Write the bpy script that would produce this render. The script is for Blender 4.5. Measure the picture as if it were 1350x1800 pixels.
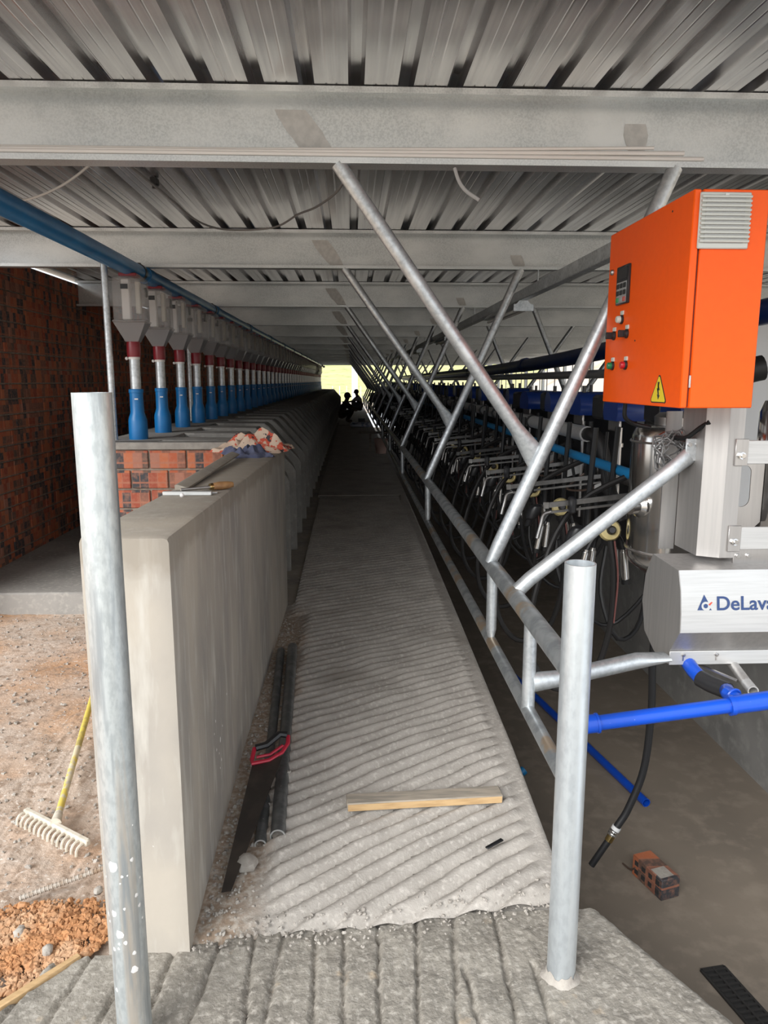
import bpy, math, random
from mathutils import Vector, Matrix, noise as mnoise

for o in list(bpy.data.objects): bpy.data.objects.remove(o, do_unlink=True)
SC = bpy.context.scene
COL = SC.collection
random.seed(7)
R = math.radians
PI = math.pi

# ------------------------------------------------------------------ camera, sky, exposure
cam_d = bpy.data.cameras.new('camera')
cam_d.sensor_fit = 'VERTICAL'; cam_d.sensor_height = 36.0; cam_d.lens = 26.0
cam_d.clip_start = 0.02; cam_d.clip_end = 600
cam = bpy.data.objects.new('camera', cam_d); COL.objects.link(cam)
cam.location = (0, 0, 1.57); cam.rotation_euler = (R(90 - 10.08), 0, R(-2.51))
SC.camera = cam

W = bpy.data.worlds.new('overcast_sky'); SC.world = W
W.use_nodes = True
wn = W.node_tree.nodes; wl = W.node_tree.links
bg = wn['Background']
bg.inputs['Color'].default_value = (0.90, 0.95, 1.0, 1)
bg.inputs['Strength'].default_value = 0.92

sun_d = bpy.data.lights.new('sun', 'SUN'); sun_d.energy = 2.7; sun_d.angle = R(40); sun_d.color = (1, 0.985, 0.96)
sun = bpy.data.objects.new('sun', sun_d); COL.objects.link(sun)
sun.rotation_euler = (R(59), 0, R(-34))

SC.view_settings.view_transform = 'Standard'
SC.view_settings.look = 'None'
SC.view_settings.gamma = 1.0
SC.view_settings.use_curve_mapping = False
SC.view_settings.exposure = 0.85

# ------------------------------------------------------------------ materials
MATS = {}
def _mix(nt, fac, a, b, blend='MIX'):
    m = nt.nodes.new('ShaderNodeMix'); m.data_type = 'RGBA'; m.blend_type = blend
    for s, v in ((m.inputs[0], fac), (m.inputs[6], a), (m.inputs[7], b)):
        if hasattr(v, 'is_linked'): nt.links.new(v, s)
        elif isinstance(v, (int, float)): s.default_value = v
        else: s.default_value = (*v, 1) if len(v) == 3 else v
    return m.outputs[2]
def _noise(nt, vec, scale, detail=4, rough=0.55, dist=0.0):
    n = nt.nodes.new('ShaderNodeTexNoise'); n.inputs['Scale'].default_value = scale
    n.inputs['Detail'].default_value = detail; n.inputs['Roughness'].default_value = rough
    n.inputs['Distortion'].default_value = dist
    if vec is not None: nt.links.new(vec, n.inputs['Vector'])
    return n.outputs['Fac']
def _ramp(nt, fac, lo, hi):
    m = nt.nodes.new('ShaderNodeMapRange'); m.inputs[1].default_value = lo; m.inputs[2].default_value = hi
    m.clamp = True; nt.links.new(fac, m.inputs[0]); return m.outputs[0]
def _vec(nt, scale=(1, 1, 1), kind='Object'):
    tc = nt.nodes.new('ShaderNodeTexCoord'); mp = nt.nodes.new('ShaderNodeMapping')
    mp.inputs['Scale'].default_value = scale; nt.links.new(tc.outputs[kind], mp.inputs['Vector'])
    return mp.outputs['Vector']
def _math(nt, op, a, b=None):
    m = nt.nodes.new('ShaderNodeMath'); m.operation = op
    for i, v in enumerate((a, b)):
        if v is None: continue
        if hasattr(v, 'is_linked'): nt.links.new(v, m.inputs[i])
        else: m.inputs[i].default_value = v
    return m.outputs[0]
def newmat(name):
    m = bpy.data.materials.new(name); m.use_nodes = True; MATS[name] = m
    nt = m.node_tree; return m, nt, nt.nodes['Principled BSDF']
def mat(name, col, rough=0.5, metal=0.0, n1=None, n2=None, spots=None, bump=None, rvar=0.0, coat=0.0, spec=None):
    """n1/n2: (scale, colour, lo, hi, stretch) noise overlays; spots: (scale, colour, lo, hi); bump: (scale, strength)"""
    m, nt, b = newmat(name)
    c = col
    first = None
    for n in (n1, n2, spots):
        if not n: continue
        st = n[4] if len(n) > 4 else (1, 1, 1)
        f = _noise(nt, _vec(nt, st), n[0])
        first = first or f
        c = _mix(nt, _ramp(nt, f, n[2], n[3]), c, n[1])
    if hasattr(c, 'is_linked'): nt.links.new(c, b.inputs['Base Color'])
    else: b.inputs['Base Color'].default_value = (*c, 1)
    b.inputs['Roughness'].default_value = rough
    if rvar and first is not None:
        mr = nt.nodes.new('ShaderNodeMapRange'); nt.links.new(first, mr.inputs[0])
        mr.inputs[1].default_value = 0.3; mr.inputs[2].default_value = 0.7
        mr.inputs[3].default_value = max(0.02, rough - rvar); mr.inputs[4].default_value = rough + rvar
        nt.links.new(mr.outputs[0], b.inputs['Roughness'])
    b.inputs['Metallic'].default_value = metal
    if coat: b.inputs['Coat Weight'].default_value = coat
    if spec is not None: b.inputs['Specular IOR Level'].default_value = spec
    if bump:
        f = _noise(nt, _vec(nt, bump[2] if len(bump) > 2 else (1, 1, 1)), bump[0], 6, 0.6)
        bp = nt.nodes.new('ShaderNodeBump'); bp.inputs['Strength'].default_value = bump[1]
        bp.inputs['Distance'].default_value = bump[3] if len(bump) > 3 else 0.004
        nt.links.new(f, bp.inputs['Height']); nt.links.new(bp.outputs['Normal'], b.inputs['Normal'])
    return m

mat('galv', (0.56, 0.59, 0.61), 0.42, 0.75, n1=(60, (0.42, 0.45, 0.47), 0.4, 0.65), n2=(9, (0.68, 0.71, 0.73), 0.5, 0.75), rvar=0.08)
mat('galv_post', (0.61, 0.655, 0.685), 0.40, 0.7, n1=(60, (0.53, 0.57, 0.60), 0.42, 0.62, (1, 1, .5)), n2=(6, (0.68, 0.72, 0.74), 0.45, 0.7, (6, 6, .3)), bump=(90, .10))
mat('galv_post_dirty', (0.59, 0.63, 0.64), 0.42, 0.65, n1=(90, (0.48, 0.52, 0.535), 0.42, 0.62, (1, 1, .4)), n2=(3, (0.56, 0.50, 0.43), 0.54, 0.66, (5, 5, .25)), spots=(5, (0.36, 0.39, 0.41), 0.55, 0.66, (6, 6, .4)), bump=(90, .12))
mat('galv_rail', (0.40, 0.42, 0.43), 0.45, 0.7, n1=(14, (0.26, 0.28, 0.29), 0.42, 0.62), n2=(5, (0.38, 0.30, 0.22), 0.56, 0.62), rvar=0.1)
mat('purlin', (0.67, 0.70, 0.71), 0.36, 0.7, n1=(150, (0.55, 0.58, 0.59), 0.42, 0.6, (1, 1, 1)), n2=(2.2, (0.76, 0.785, 0.79), 0.45, 0.7, (1, 1, 2)), rvar=0.07)
mat('roof', (0.60, 0.595, 0.60), 0.24, 0.92, n1=(3, (0.50, 0.495, 0.505), 0.4, 0.65, (9, .15, 1)), n2=(12, (0.66, 0.65, 0.65), 0.52, 0.72, (6, .12, 1)), rvar=0.05)
mat('silver_paint', (0.54, 0.535, 0.52), 0.5, 0.5, n1=(30, (0.62, 0.61, 0.59), 0.4, 0.6))
mat('stainless_satin', (0.46, 0.445, 0.43), 0.45, 0.7, n1=(5, (0.41, 0.395, 0.385), 0.4, 0.65, (12, 12, .6)), rvar=0.03)
mat('stainless', (0.52, 0.505, 0.495), 0.33, 1.0, n1=(5, (0.47, 0.455, 0.445), 0.4, 0.65, (12, 12, .6)), rvar=0.03)
mat('steel_dull', (0.30, 0.295, 0.29), 0.38, 0.9, n1=(20, (0.22, 0.215, 0.21), .4, .65))
mat('stainless_polish', (0.68, 0.67, 0.66), 0.16, 1.0, n1=(3, (0.60, 0.59, 0.58), 0.4, 0.65, (1, 1, .4)))
mat('stainless_brush', (0.57, 0.57, 0.565), 0.42, 0.55, n1=(6, (0.515, 0.515, 0.51), 0.42, 0.65, (1, 14, 30)), rvar=0.03)
mat('concrete_wall', (0.41, 0.37, 0.315), 0.85, 0, n1=(2.2, (0.30, 0.28, 0.255), 0.42, 0.66, (1, 1.6, .6)), n2=(7, (0.47, 0.445, 0.40), 0.52, 0.72, (3, 3, .5)), spots=(60, (0.6, 0.58, 0.55), 0.74, 0.78), bump=(45, .25))
mat('concrete_manger', (0.31, 0.295, 0.27), 0.85, 0, n1=(4, (0.235, 0.225, 0.21), 0.4, 0.66), n2=(16, (0.37, 0.355, 0.33), 0.5, 0.7), bump=(40, .3))
mat('concrete_slab', (0.285, 0.262, 0.225), 0.95, 0, n1=(6, (0.195, 0.178, 0.152), 0.4, 0.64), n2=(60, (0.38, 0.352, 0.31), 0.50, 0.66), spots=(9, (0.44, 0.35, 0.25), 0.64, 0.76), bump=(70, .5, (1, 1, 1), .012))
mat('concrete_pit', (0.235, 0.195, 0.155), 0.75, 0, n1=(1.1, (0.185, 0.155, 0.125), 0.4, 0.66), n2=(9, (0.275, 0.23, 0.185), 0.5, 0.7), spots=(60, (0.12, 0.11, 0.10), 0.74, 0.8), bump=(30, .15))
mat('concrete_pitwall', (0.27, 0.265, 0.255), 0.8, 0, n1=(2, (0.20, 0.198, 0.192), 0.4, 0.66), n2=(10, (0.32, 0.315, 0.30), 0.5, 0.7), bump=(30, .2))
mat('concrete_apron', (0.30, 0.285, 0.265), 0.9, 0, n1=(3, (0.22, 0.21, 0.195), 0.4, 0.66), n2=(30, (0.36, 0.34, 0.31), 0.5, 0.7), bump=(60, .4))
mat('mortar', (0.30, 0.245, 0.20), 0.95, 0, n1=(20, (0.19, 0.155, 0.125), 0.4, 0.66), bump=(80, .4))
mat('cement_cap', (0.30, 0.285, 0.26), 0.9, 0, n1=(14, (0.22, 0.205, 0.19), 0.4, 0.66), bump=(60, .5))
mat('dirt', (0.50, 0.30, 0.175), 0.97, 0, n1=(1.3, (0.50, 0.40, 0.325), 0.40, 0.56), n2=(22, (0.34, 0.245, 0.18), 0.50, 0.66), spots=(55, (0.66, 0.58, 0.51), 0.60, 0.68), bump=(45, .6, (1, 1, 1), .012))
mat('clod', (0.44, 0.215, 0.095), 0.97, 0, n1=(25, (0.34, 0.165, 0.075), 0.4, 0.66), n2=(9, (0.48, 0.30, 0.18), .5, .66), bump=(90, .6))
mat('rubble_grey', (0.40, 0.37, 0.33), 0.95, 0, n1=(25, (0.30, 0.27, 0.24), 0.4, 0.66), bump=(90, .6))
mat('earth_far', (0.43, 0.395, 0.36), 0.95, 0, n1=(.12, (0.55, 0.46, 0.34), 0.4, 0.6), n2=(.5, (0.46, 0.27, 0.17), 0.55, 0.7))
mat('grass_far', (0.42, 0.42, 0.17), 0.95, 0, n1=(.15, (0.52, 0.44, 0.22), 0.4, 0.62, (.3, 2, 1)), n2=(.8, (0.24, 0.30, 0.10), 0.52, 0.7))
mat('blue_pipe', (0.022, 0.15, 0.34), 0.35, 0, n1=(6, (0.016, 0.115, 0.27), 0.4, 0.65))
mat('blue_socket', (0.004, 0.16, 0.43), 0.38, 0, n1=(9, (0.003, 0.13, 0.36), 0.45, 0.65))
mat('blue_bright', (0.006, 0.07, 0.50), 0.28, 0, n1=(8, (0.008, 0.065, 0.43), 0.45, 0.65), spots=(80, (0.25, 0.35, 0.62), 0.72, 0.76))
mat('blue_navy', (0.006, 0.022, 0.115), 0.35, 0, n1=(4, (0.005, 0.018, 0.09), 0.4, 0.65))
mat('blue_dome', (0.007, 0.03, 0.17), 0.3)
mat('blue_line', (0.008, 0.19, 0.44), 0.35)
mat('red_plastic', (0.20, 0.012, 0.02), 0.35)
mat('white_plastic', (0.72, 0.70, 0.68), 0.4)
mat('white_conduit', (0.82, 0.79, 0.76), 0.45)
mat('cream_plastic', (0.58, 0.55, 0.47), 0.4)
mat('black_rubber', (0.010, 0.010, 0.011), 0.45, spec=.35)
mat('black_plastic', (0.018, 0.018, 0.02), 0.4)
mat('hose_striped', (0.014, 0.013, 0.013), 0.5, spec=.3)
mat('hose_stripe', (0.14, 0.05, 0.045), 0.5)
mat('brown_hose', (0.10, 0.065, 0.05), 0.5)
mat('orange_paint', (0.92, 0.105, 0.003), 0.42, 0, n1=(40, (0.89, 0.10, 0.003), 0.4, 0.7), spec=.35)
mat('grille_plastic', (0.55, 0.56, 0.53), 0.5)
mat('dark_recess', (0.03, 0.03, 0.03), 0.9)
mat('seal_dark', (0.10, 0.012, 0.006), 0.7)
mat('sign_yellow', (0.76, 0.58, 0.03), 0.5)
mat('button_green', (0.01, 0.20, 0.07), 0.3)
mat('button_red', (0.50, 0.01, 0.02), 0.3)
mat('lamp_clear', (0.62, 0.64, 0.58), 0.25)
mat('key_green', (0.05, 0.30, 0.12), 0.5); mat('key_red', (0.5, 0.12, 0.1), 0.5); mat('key_grey', (0.32, 0.32, 0.32), 0.5)
mat('logo_blue', (0.022, 0.05, 0.15), 0.5); mat('logo_red', (0.55, 0.06, 0.03), 0.5)
mat('brass', (0.40, 0.29, 0.12), 0.25, 1.0)
mat('cable_grey', (0.16, 0.16, 0.16), 0.5)
mat('cable_light', (0.42, 0.42, 0.42), 0.5)
mat('wood_plank', (0.36, 0.31, 0.25), 0.8, 0, n1=(5, (0.24, 0.215, 0.18), 0.4, 0.62, (1.5, 12, 12)), bump=(20, .3, (2, 20, 20)))
mat('wood_edge', (0.52, 0.35, 0.18), 0.8, 0, n1=(5, (0.42, 0.27, 0.13), 0.4, 0.62, (2, 12, 12)))
mat('wood_handle', (0.28, 0.15, 0.06), 0.55, 0, n1=(20, (0.2, 0.10, 0.04), 0.4, 0.6))
mat('rake_paint', (0.62, 0.54, 0.36), 0.7, 0, n1=(9, (0.62, 0.48, 0.10), 0.5, 0.55, (1, 1, 1)), n2=(30, (0.50, 0.45, 0.36), 0.5, 0.65))
mat('rake_yellow', (0.66, 0.52, 0.10), 0.6, 0, n1=(14, (0.42, 0.34, 0.12), 0.5, 0.62))
mat('rake_head', (0.60, 0.55, 0.46), 0.8, 0, n1=(30, (0.46, 0.40, 0.32), 0.45, 0.65))
mat('rebar', (0.50, 0.455, 0.40), 0.75, 0.2, n1=(40, (0.33, 0.24, 0.17), 0.45, 0.65))
mat('saw_blade', (0.055, 0.047, 0.042), 0.5, 0.5, n1=(10, (0.085, 0.07, 0.06), 0.45, 0.65))
mat('saw_red', (0.52, 0.02, 0.05), 0.4)
mat('steel_pipe_floor', (0.16, 0.165, 0.165), 0.42, 0.7, n1=(20, (0.23, 0.235, 0.235), 0.45, 0.62), spots=(30, (0.6, 0.58, 0.55), 0.72, 0.75))
mat('pipe_cut', (0.62, 0.63, 0.62), 0.4, 0.6)
mat('cloth_blue', (0.075, 0.085, 0.15), 0.9, 0, n1=(20, (0.12, 0.13, 0.20), 0.45, 0.65))
mat('iron_grate', (0.045, 0.043, 0.042), 0.6, 0.4)
mat('skin', (0.10, 0.055, 0.035), 0.6); mat('hair', (0.012, 0.010, 0.010), 0.7)
mat('shirt_dark', (0.035, 0.032, 0.022), 0.85); mat('trouser_brown', (0.05, 0.03, 0.02), 0.85)
mat('shirt_pale', (0.50, 0.46, 0.45), 0.85); mat('trouser_grey', (0.12, 0.12, 0.14), 0.85)
mat('hi_vis', (0.45, 0.42, 0.06), 0.8)
mat('sack_white', (0.62, 0.64, 0.70), 0.7, 0, n1=(7, (0.22, 0.27, 0.42), 0.55, 0.6))
mat('pink_plastic', (0.55, 0.38, 0.33), 0.6)
mat('board_white', (0.76, 0.77, 0.78), 0.6)
mat('window_frame', (0.30, 0.31, 0.32), 0.5, .3)
mat('lamp_tube', (0.75, 0.75, 0.72), 0.4)
mat('concrete_rightwall', (0.30, 0.29, 0.27), .9, 0, n1=(2, (0.24, 0.23, 0.215), .4, .66))

# damp-stained plaster: irregular band below the wall's top edge
m = MATS['concrete_wall']; nt = m.node_tree; b = nt.nodes['Principled BSDF']
src = b.inputs['Base Color'].links[0].from_socket
g = nt.nodes.new('ShaderNodeNewGeometry'); sx = nt.nodes.new('ShaderNodeSeparateXYZ'); nt.links.new(g.outputs['Position'], sx.inputs[0])
nn = _noise(nt, g.outputs['Position'], 7, 4)
hh = _math(nt, 'ADD', sx.outputs[2], _math(nt, 'MULTIPLY', nn, .16))
nt.links.new(_mix(nt, _math(nt, 'MULTIPLY', _ramp(nt, hh, 1.165, 1.20), .55), src, (0.235, 0.20, 0.155)), b.inputs['Base Color'])
# paper sack with printed patches
m, nt, b = newmat('paper_sack')
f1 = _noise(nt, _vec(nt), 16, 2); f2 = _noise(nt, _vec(nt, (1.3, 1.3, 1.3)), 23, 2)
c = _mix(nt, _ramp(nt, f1, .53, .56), (0.62, 0.47, 0.36), (0.55, 0.09, 0.05))
c = _mix(nt, _ramp(nt, f2, .60, .63), c, (0.05, 0.045, 0.05))
nt.links.new(c, b.inputs['Base Color']); b.inputs['Roughness'].default_value = .8

# clear plastic (translucent housing, not glass: dusty moulded plastic)
def clear(name, col, alpha, rough=.25):
    m, nt, b = newmat(name)
    b.inputs['Base Color'].default_value = (*col, 1); b.inputs['Roughness'].default_value = rough
    tr = nt.nodes.new('ShaderNodeBsdfTransparent'); tr.inputs[0].default_value = (.9, .9, .9, 1)
    mx = nt.nodes.new('ShaderNodeMixShader'); mx.inputs[0].default_value = alpha
    nt.links.new(tr.outputs[0], mx.inputs[1]); nt.links.new(b.outputs[0], mx.inputs[2])
    nt.links.new(mx.outputs[0], nt.nodes['Material Output'].inputs['Surface'])
clear('clear_plastic', (0.55, 0.53, 0.52), .26, .12)
clear('smoke_plastic', (0.30, 0.30, 0.31), .6)
clear('claw_bowl', (0.62, 0.52, 0.25), .68, .12)

# walkway: ridged concrete, with soil spilt along the left strip
m, nt, b = newmat('concrete_ridged')
v = _vec(nt); sx = nt.nodes.new('ShaderNodeSeparateXYZ'); nt.links.new(v, sx.inputs[0])
n1 = _noise(nt, v, 5, 5); n2 = _noise(nt, v, 60, 4); n3 = _noise(nt, v, 1.4, 3)
c = _mix(nt, _ramp(nt, n1, .38, .66), (0.40, 0.37, 0.335), (0.315, 0.29, 0.26))
c = _mix(nt, _ramp(nt, n2, .52, .7), c, (0.49, 0.455, 0.415))
c = _mix(nt, _ramp(nt, n3, .60, .72), c, (0.25, 0.225, 0.195))
edge = _math(nt, 'ADD', sx.outputs[0], _math(nt, 'MULTIPLY', n1, .22))
dm = nt.nodes.new('ShaderNodeMapRange'); dm.clamp = True
dm.inputs[1].default_value = -.13; dm.inputs[2].default_value = -.22; nt.links.new(edge, dm.inputs[0])
lim = nt.nodes.new('ShaderNodeMapRange'); lim.clamp = True; lim.inputs[1].default_value = 4.6; lim.inputs[2].default_value = 4.3
nt.links.new(sx.outputs[1], lim.inputs[0])
soil = _mix(nt, _ramp(nt, n2, .42, .62), (0.27, 0.20, 0.145), (0.40, 0.35, 0.295))
c = _mix(nt, _math(nt, 'MULTIPLY', dm.outputs[0], lim.outputs[0]), c, soil)
nt.links.new(c, b.inputs['Base Color']); b.inputs['Roughness'].default_value = .9
bp = nt.nodes.new('ShaderNodeBump'); bp.inputs['Strength'].default_value = .55; bp.inputs['Distance'].default_value = .005
nt.links.new(_noise(nt, v, 110, 6, .65), bp.inputs['Height']); nt.links.new(bp.outputs[0], b.inputs['Normal'])

# kiln-flashed brick: vertical zones of orange, brown and blue-black inside each brick
def brick_mat(name, axis, zlen=.062, kind='Object'):
    m, nt, b = newmat(name)
    if kind == 'World': v = nt.nodes.new('ShaderNodeNewGeometry').outputs['Position']
    else: v = _vec(nt, (1, 1, 1), kind)
    s = nt.nodes.new('ShaderNodeSeparateXYZ'); nt.links.new(v, s.inputs[0])
    u = s.outputs['XYZ'.index(axis)]; z = s.outputs[2]
    row = _math(nt, 'FLOOR', _math(nt, 'DIVIDE', z, .125))
    wn0 = nt.nodes.new('ShaderNodeTexWhiteNoise'); wn0.noise_dimensions = '1D'; nt.links.new(row, wn0.inputs['W'])
    uu = _math(nt, 'ADD', _math(nt, 'DIVIDE', u, zlen), _math(nt, 'MULTIPLY', wn0.outputs['Value'], 9.0))
    cell = _math(nt, 'FLOOR', uu)
    cv = nt.nodes.new('ShaderNodeCombineXYZ'); nt.links.new(cell, cv.inputs[0]); nt.links.new(row, cv.inputs[1])
    w1 = nt.nodes.new('ShaderNodeTexWhiteNoise'); w1.noise_dimensions = '2D'; nt.links.new(cv.outputs[0], w1.inputs['Vector'])
    cr = nt.nodes.new('ShaderNodeValToRGB'); cr.color_ramp.interpolation = 'CONSTANT'
    el = cr.color_ramp.elements
    pal = [(0, (0.40, 0.10, 0.045)), (.20, (0.30, 0.065, 0.035)), (.33, (0.44, 0.135, 0.06)), (.45, (0.22, 0.095, 0.065)), (.62, (0.045, 0.046, 0.052)), (.80, (0.115, 0.075, 0.06)), (.92, (0.34, 0.15, 0.105))]
    el[0].position = 0; el[0].color = (*pal[0][1], 1); el[1].position = pal[1][0]; el[1].color = (*pal[1][1], 1)
    for p, c in pal[2:]: e = el.new(p); e.color = (*c, 1)
    nt.links.new(w1.outputs['Value'], cr.inputs[0])
    fr = _math(nt, 'FRACT', uu)
    fz = _math(nt, 'FRACT', _math(nt, 'DIVIDE', z, .125))
    line = _math(nt, 'LESS_THAN', fr, .10)
    thin = _math(nt, 'MULTIPLY', _math(nt, 'LESS_THAN', _math(nt, 'ABSOLUTE', _math(nt, 'SUBTRACT', fz, .5)), .045), _math(nt, 'GREATER_THAN', wn0.outputs['Value'], .45))
    edge = _math(nt, 'MAXIMUM', line, thin)
    c = _mix(nt, _math(nt, 'MULTIPLY', edge, .75), cr.outputs[0], (0.36, 0.14, 0.085))
    n = _noise(nt, v, 40, 4)
    c = _mix(nt, _math(nt, 'MULTIPLY', _ramp(nt, n, .45, .7), .45), c, (0.42, 0.19, 0.12))
    nt.links.new(c, b.inputs['Base Color']); b.inputs['Roughness'].default_value = .75
    bp = nt.nodes.new('ShaderNodeBump'); bp.inputs['Strength'].default_value = .3; bp.inputs['Distance'].default_value = .003
    nt.links.new(n, bp.inputs['Height']); nt.links.new(bp.outputs[0], b.inputs['Normal'])
brick_mat('brick_y', 'Y', kind='World'); brick_mat('brick_x', 'X', .055, kind='World'); brick_mat('brick_loose', 'Y', .06)

# ------------------------------------------------------------------ mesh helpers
ORG = {}
def frame(d):
    d = Vector(d).normalized()
    up = Vector((0, 0, 1)) if abs(d.z) < .95 else Vector((0, 1, 0))
    s = d.cross(up).normalized(); return s, s.cross(d).normalized()
def spline(pts, n=6):
    P = [Vector(p) for p in pts]; P = [P[0] * 2 - P[1]] + P + [P[-1] * 2 - P[-2]]
    out = []
    for i in range(1, len(P) - 2):
        a, b, c, d = P[i - 1:i + 3]
        for k in range(n):
            t = k / n
            out.append(.5 * ((2 * b) + (c - a) * t + (2 * a - 5 * b + 4 * c - d) * t * t + (3 * b - a - 3 * c + d) * t ** 3))
    out.append(P[-2]); return out
class MB:
    def __init__(s): s.v = []; s.f = []
    def add(s, vs, fs):
        o = len(s.v); s.v += [Vector(v) for v in vs]; s.f += [[i + o for i in f] for f in fs]; return s
    def box(s, c, size, rot=None, bev=0.0):
        hx, hy, hz = [x / 2 for x in size]
        if bev:
            bv = min(bev, hx * .9, hy * .9, hz * .9); vs = []; idx = {}
            for ax in range(3):
                for sx in (-1, 1):
                    for sy in (-1, 1):
                        for sz in (-1, 1):
                            p = [sx * hx, sy * hy, sz * hz]; sg = (sx, sy, sz)
                            for q in range(3):
                                if q != ax: p[q] -= sg[q] * bv
                            idx[(ax, sx, sy, sz)] = len(vs); vs.append(p)
            fs = []
            for ax in range(3):
                for sg in (-1, 1):
                    a1, a2 = [q for q in range(3) if q != ax]
                    ring = []
                    for (u, w) in ((-1, -1), (1, -1), (1, 1), (-1, 1)):
                        k = [0, 0, 0]; k[ax] = sg; k[a1] = u; k[a2] = w; ring.append(idx[(ax, *k)])
                    fl = (sg > 0) == (ax != 1)
                    fs.append(ring if fl else ring[::-1])
            for ax in range(3):      # edges along ax
                a1, a2 = [q for q in range(3) if q != ax]
                for u in (-1, 1):
                    for w in (-1, 1):
                        q = []
                        for (which, t) in ((a1, -1), (a1, 1), (a2, 1), (a2, -1)):
                            k = [0, 0, 0]; k[ax] = t; k[a1] = u; k[a2] = w; q.append(idx[(which, *k)])
                        fl = ((u * w) > 0) == (ax != 1)
                        fs.append(q if fl else q[::-1])
            for sx in (-1, 1):
                for sy in (-1, 1):
                    for sz in (-1, 1):
                        t = [idx[(0, sx, sy, sz)], idx[(1, sx, sy, sz)], idx[(2, sx, sy, sz)]]
                        fs.append(t if sx * sy * sz > 0 else t[::-1])
        else:
            vs = [(x * hx, y * hy, z * hz) for x in (-1, 1) for y in (-1, 1) for z in (-1, 1)]
            fs = [(0, 1, 3, 2), (4, 6, 7, 5), (0, 4, 5, 1), (2, 3, 7, 6), (0, 2, 6, 4), (1, 5, 7, 3)]
        c = Vector(c)
        vs = [((rot @ Vector(v)) if rot else Vector(v)) + c for v in vs]
        return s.add(vs, fs)
    def bar(s, a, b, w, h, bev=0.0):
        a, b = Vector(a), Vector(b); d = (b - a); L = d.length; d.normalize(); sd, up = frame(d)
        M = Matrix((d, sd, up)).transposed()
        return s.box((a + b) / 2, (L, w, h), M, bev)
    def tube(s, pts, r, n=10, caps=True, flats=None):
        """r: number or list per point; flats: list of (side_scale, up_scale) per point"""
        P = [Vector(p) for p in pts]; m = len(P)
        rs = r if isinstance(r, (list, tuple)) else [r] * m
        T = []
        for i in range(m):
            a = P[max(0, i - 1)]; c = P[min(m - 1, i + 1)]; T.append((c - a).normalized())
        sd, up = frame(T[0]); vs = []
        for i in range(m):
            if i:
                ax = T[i - 1].cross(T[i])
                if ax.length > 1e-7:
                    q = Matrix.Rotation(math.asin(min(1, ax.length)), 3, ax.normalized())
                    sd = q @ sd; up = q @ up
            fx, fy = flats[i] if flats else (1, 1)
            for k in range(n):
                t = 2 * PI * k / n
                vs.append(P[i] + sd * math.cos(t) * rs[i] * fx + up * math.sin(t) * rs[i] * fy)
        fs = [[i * n + k, i * n + (k + 1) % n, (i + 1) * n + (k + 1) % n, (i + 1) * n + k] for i in range(m - 1) for k in range(n)]
        if caps: fs += [list(range(n))[::-1], [(m - 1) * n + k for k in range(n)]]
        return s.add(vs, fs)
    def pipe(s, a, b, r, wall=.004, n=24):
        """straight hollow pipe open at both ends"""
        a, b = Vector(a), Vector(b); sd, up = frame(b - a); vs = []
        for p, rr in ((a, r), (b, r), (b, r - wall), (a, r - wall)):
            for k in range(n):
                t = 2 * PI * k / n; vs.append(p + sd * math.cos(t) * rr + up * math.sin(t) * rr)
        fs = [[i * n + k, i * n + (k + 1) % n, ((i + 1) % 4) * n + (k + 1) % n, ((i + 1) % 4) * n + k] for i in range(4) for k in range(n)]
        return s.add(vs, fs)
    def lathe(s, prof, c=(0, 0, 0), axis=(0, 0, 1), n=16, sq=False):
        """prof: (radius, height); closed with caps"""
        sd, up = frame(axis) if abs(Vector(axis).z) < .95 else (Vector((1, 0, 0)), Vector((0, 1, 0)))
        d = Vector(axis).normalized(); c = Vector(c); vs = []
        for (r, h) in prof:
            for k in range(n):
                t = 2 * PI * (k + (.5 if sq else 0)) / n
                vs.append(c + d * h + sd * math.cos(t) * r + up * math.sin(t) * r)
        m = len(prof)
        fs = [[i * n + k, i * n + (k + 1) % n, (i + 1) * n + (k + 1) % n, (i + 1) * n + k] for i in range(m - 1) for k in range(n)]
        fs += [list(range(n))[::-1], [(m - 1) * n + k for k in range(n)]]
        return s.add(vs, fs)
    def prism(s, poly, axis, a0, a1):
        """poly in the two remaining axes (order x,y,z without axis), extruded along axis"""
        n = len(poly); vs = []
        for a in (a0, a1):
            for (p, q) in poly:
                vs.append({'X': (a, p, q), 'Y': (p, a, q), 'Z': (p, q, a)}[axis])
        fs = [[k, (k + 1) % n, n + (k + 1) % n, n + k] for k in range(n)] + [list(range(n))[::-1], [n + k for k in range(n)]]
        return s.add(vs, fs)
    def sphere(s, c, r, nu=10, nv=6, sc=(1, 1, 1)):
        prof = [(max(1e-4, r * math.sin(PI * i / nv)), -r * math.cos(PI * i / nv)) for i in range(nv + 1)]
        o = len(s.v); s.lathe(prof, (0, 0, 0), (0, 0, 1), nu)
        for i in range(o, len(s.v)):
            p = s.v[i]; s.v[i] = Vector((p.x * sc[0], p.y * sc[1], p.z * sc[2])) + Vector(c)
        return s
    def torus(s, c, axis, R_, r, n=20, m=6, arc=2 * PI, a0=0):
        sd, up = frame(axis); c = Vector(c)
        k = n if arc >= 2 * PI - 1e-6 else n + 1
        pts = [c + sd * math.cos(a0 + arc * i / n) * R_ + up * math.sin(a0 + arc * i / n) * R_ for i in range(n + 1)]
        return s.tube(pts, r, m)
    def xform(s, M):
        s.v = [M @ v for v in s.v]; return s
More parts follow.
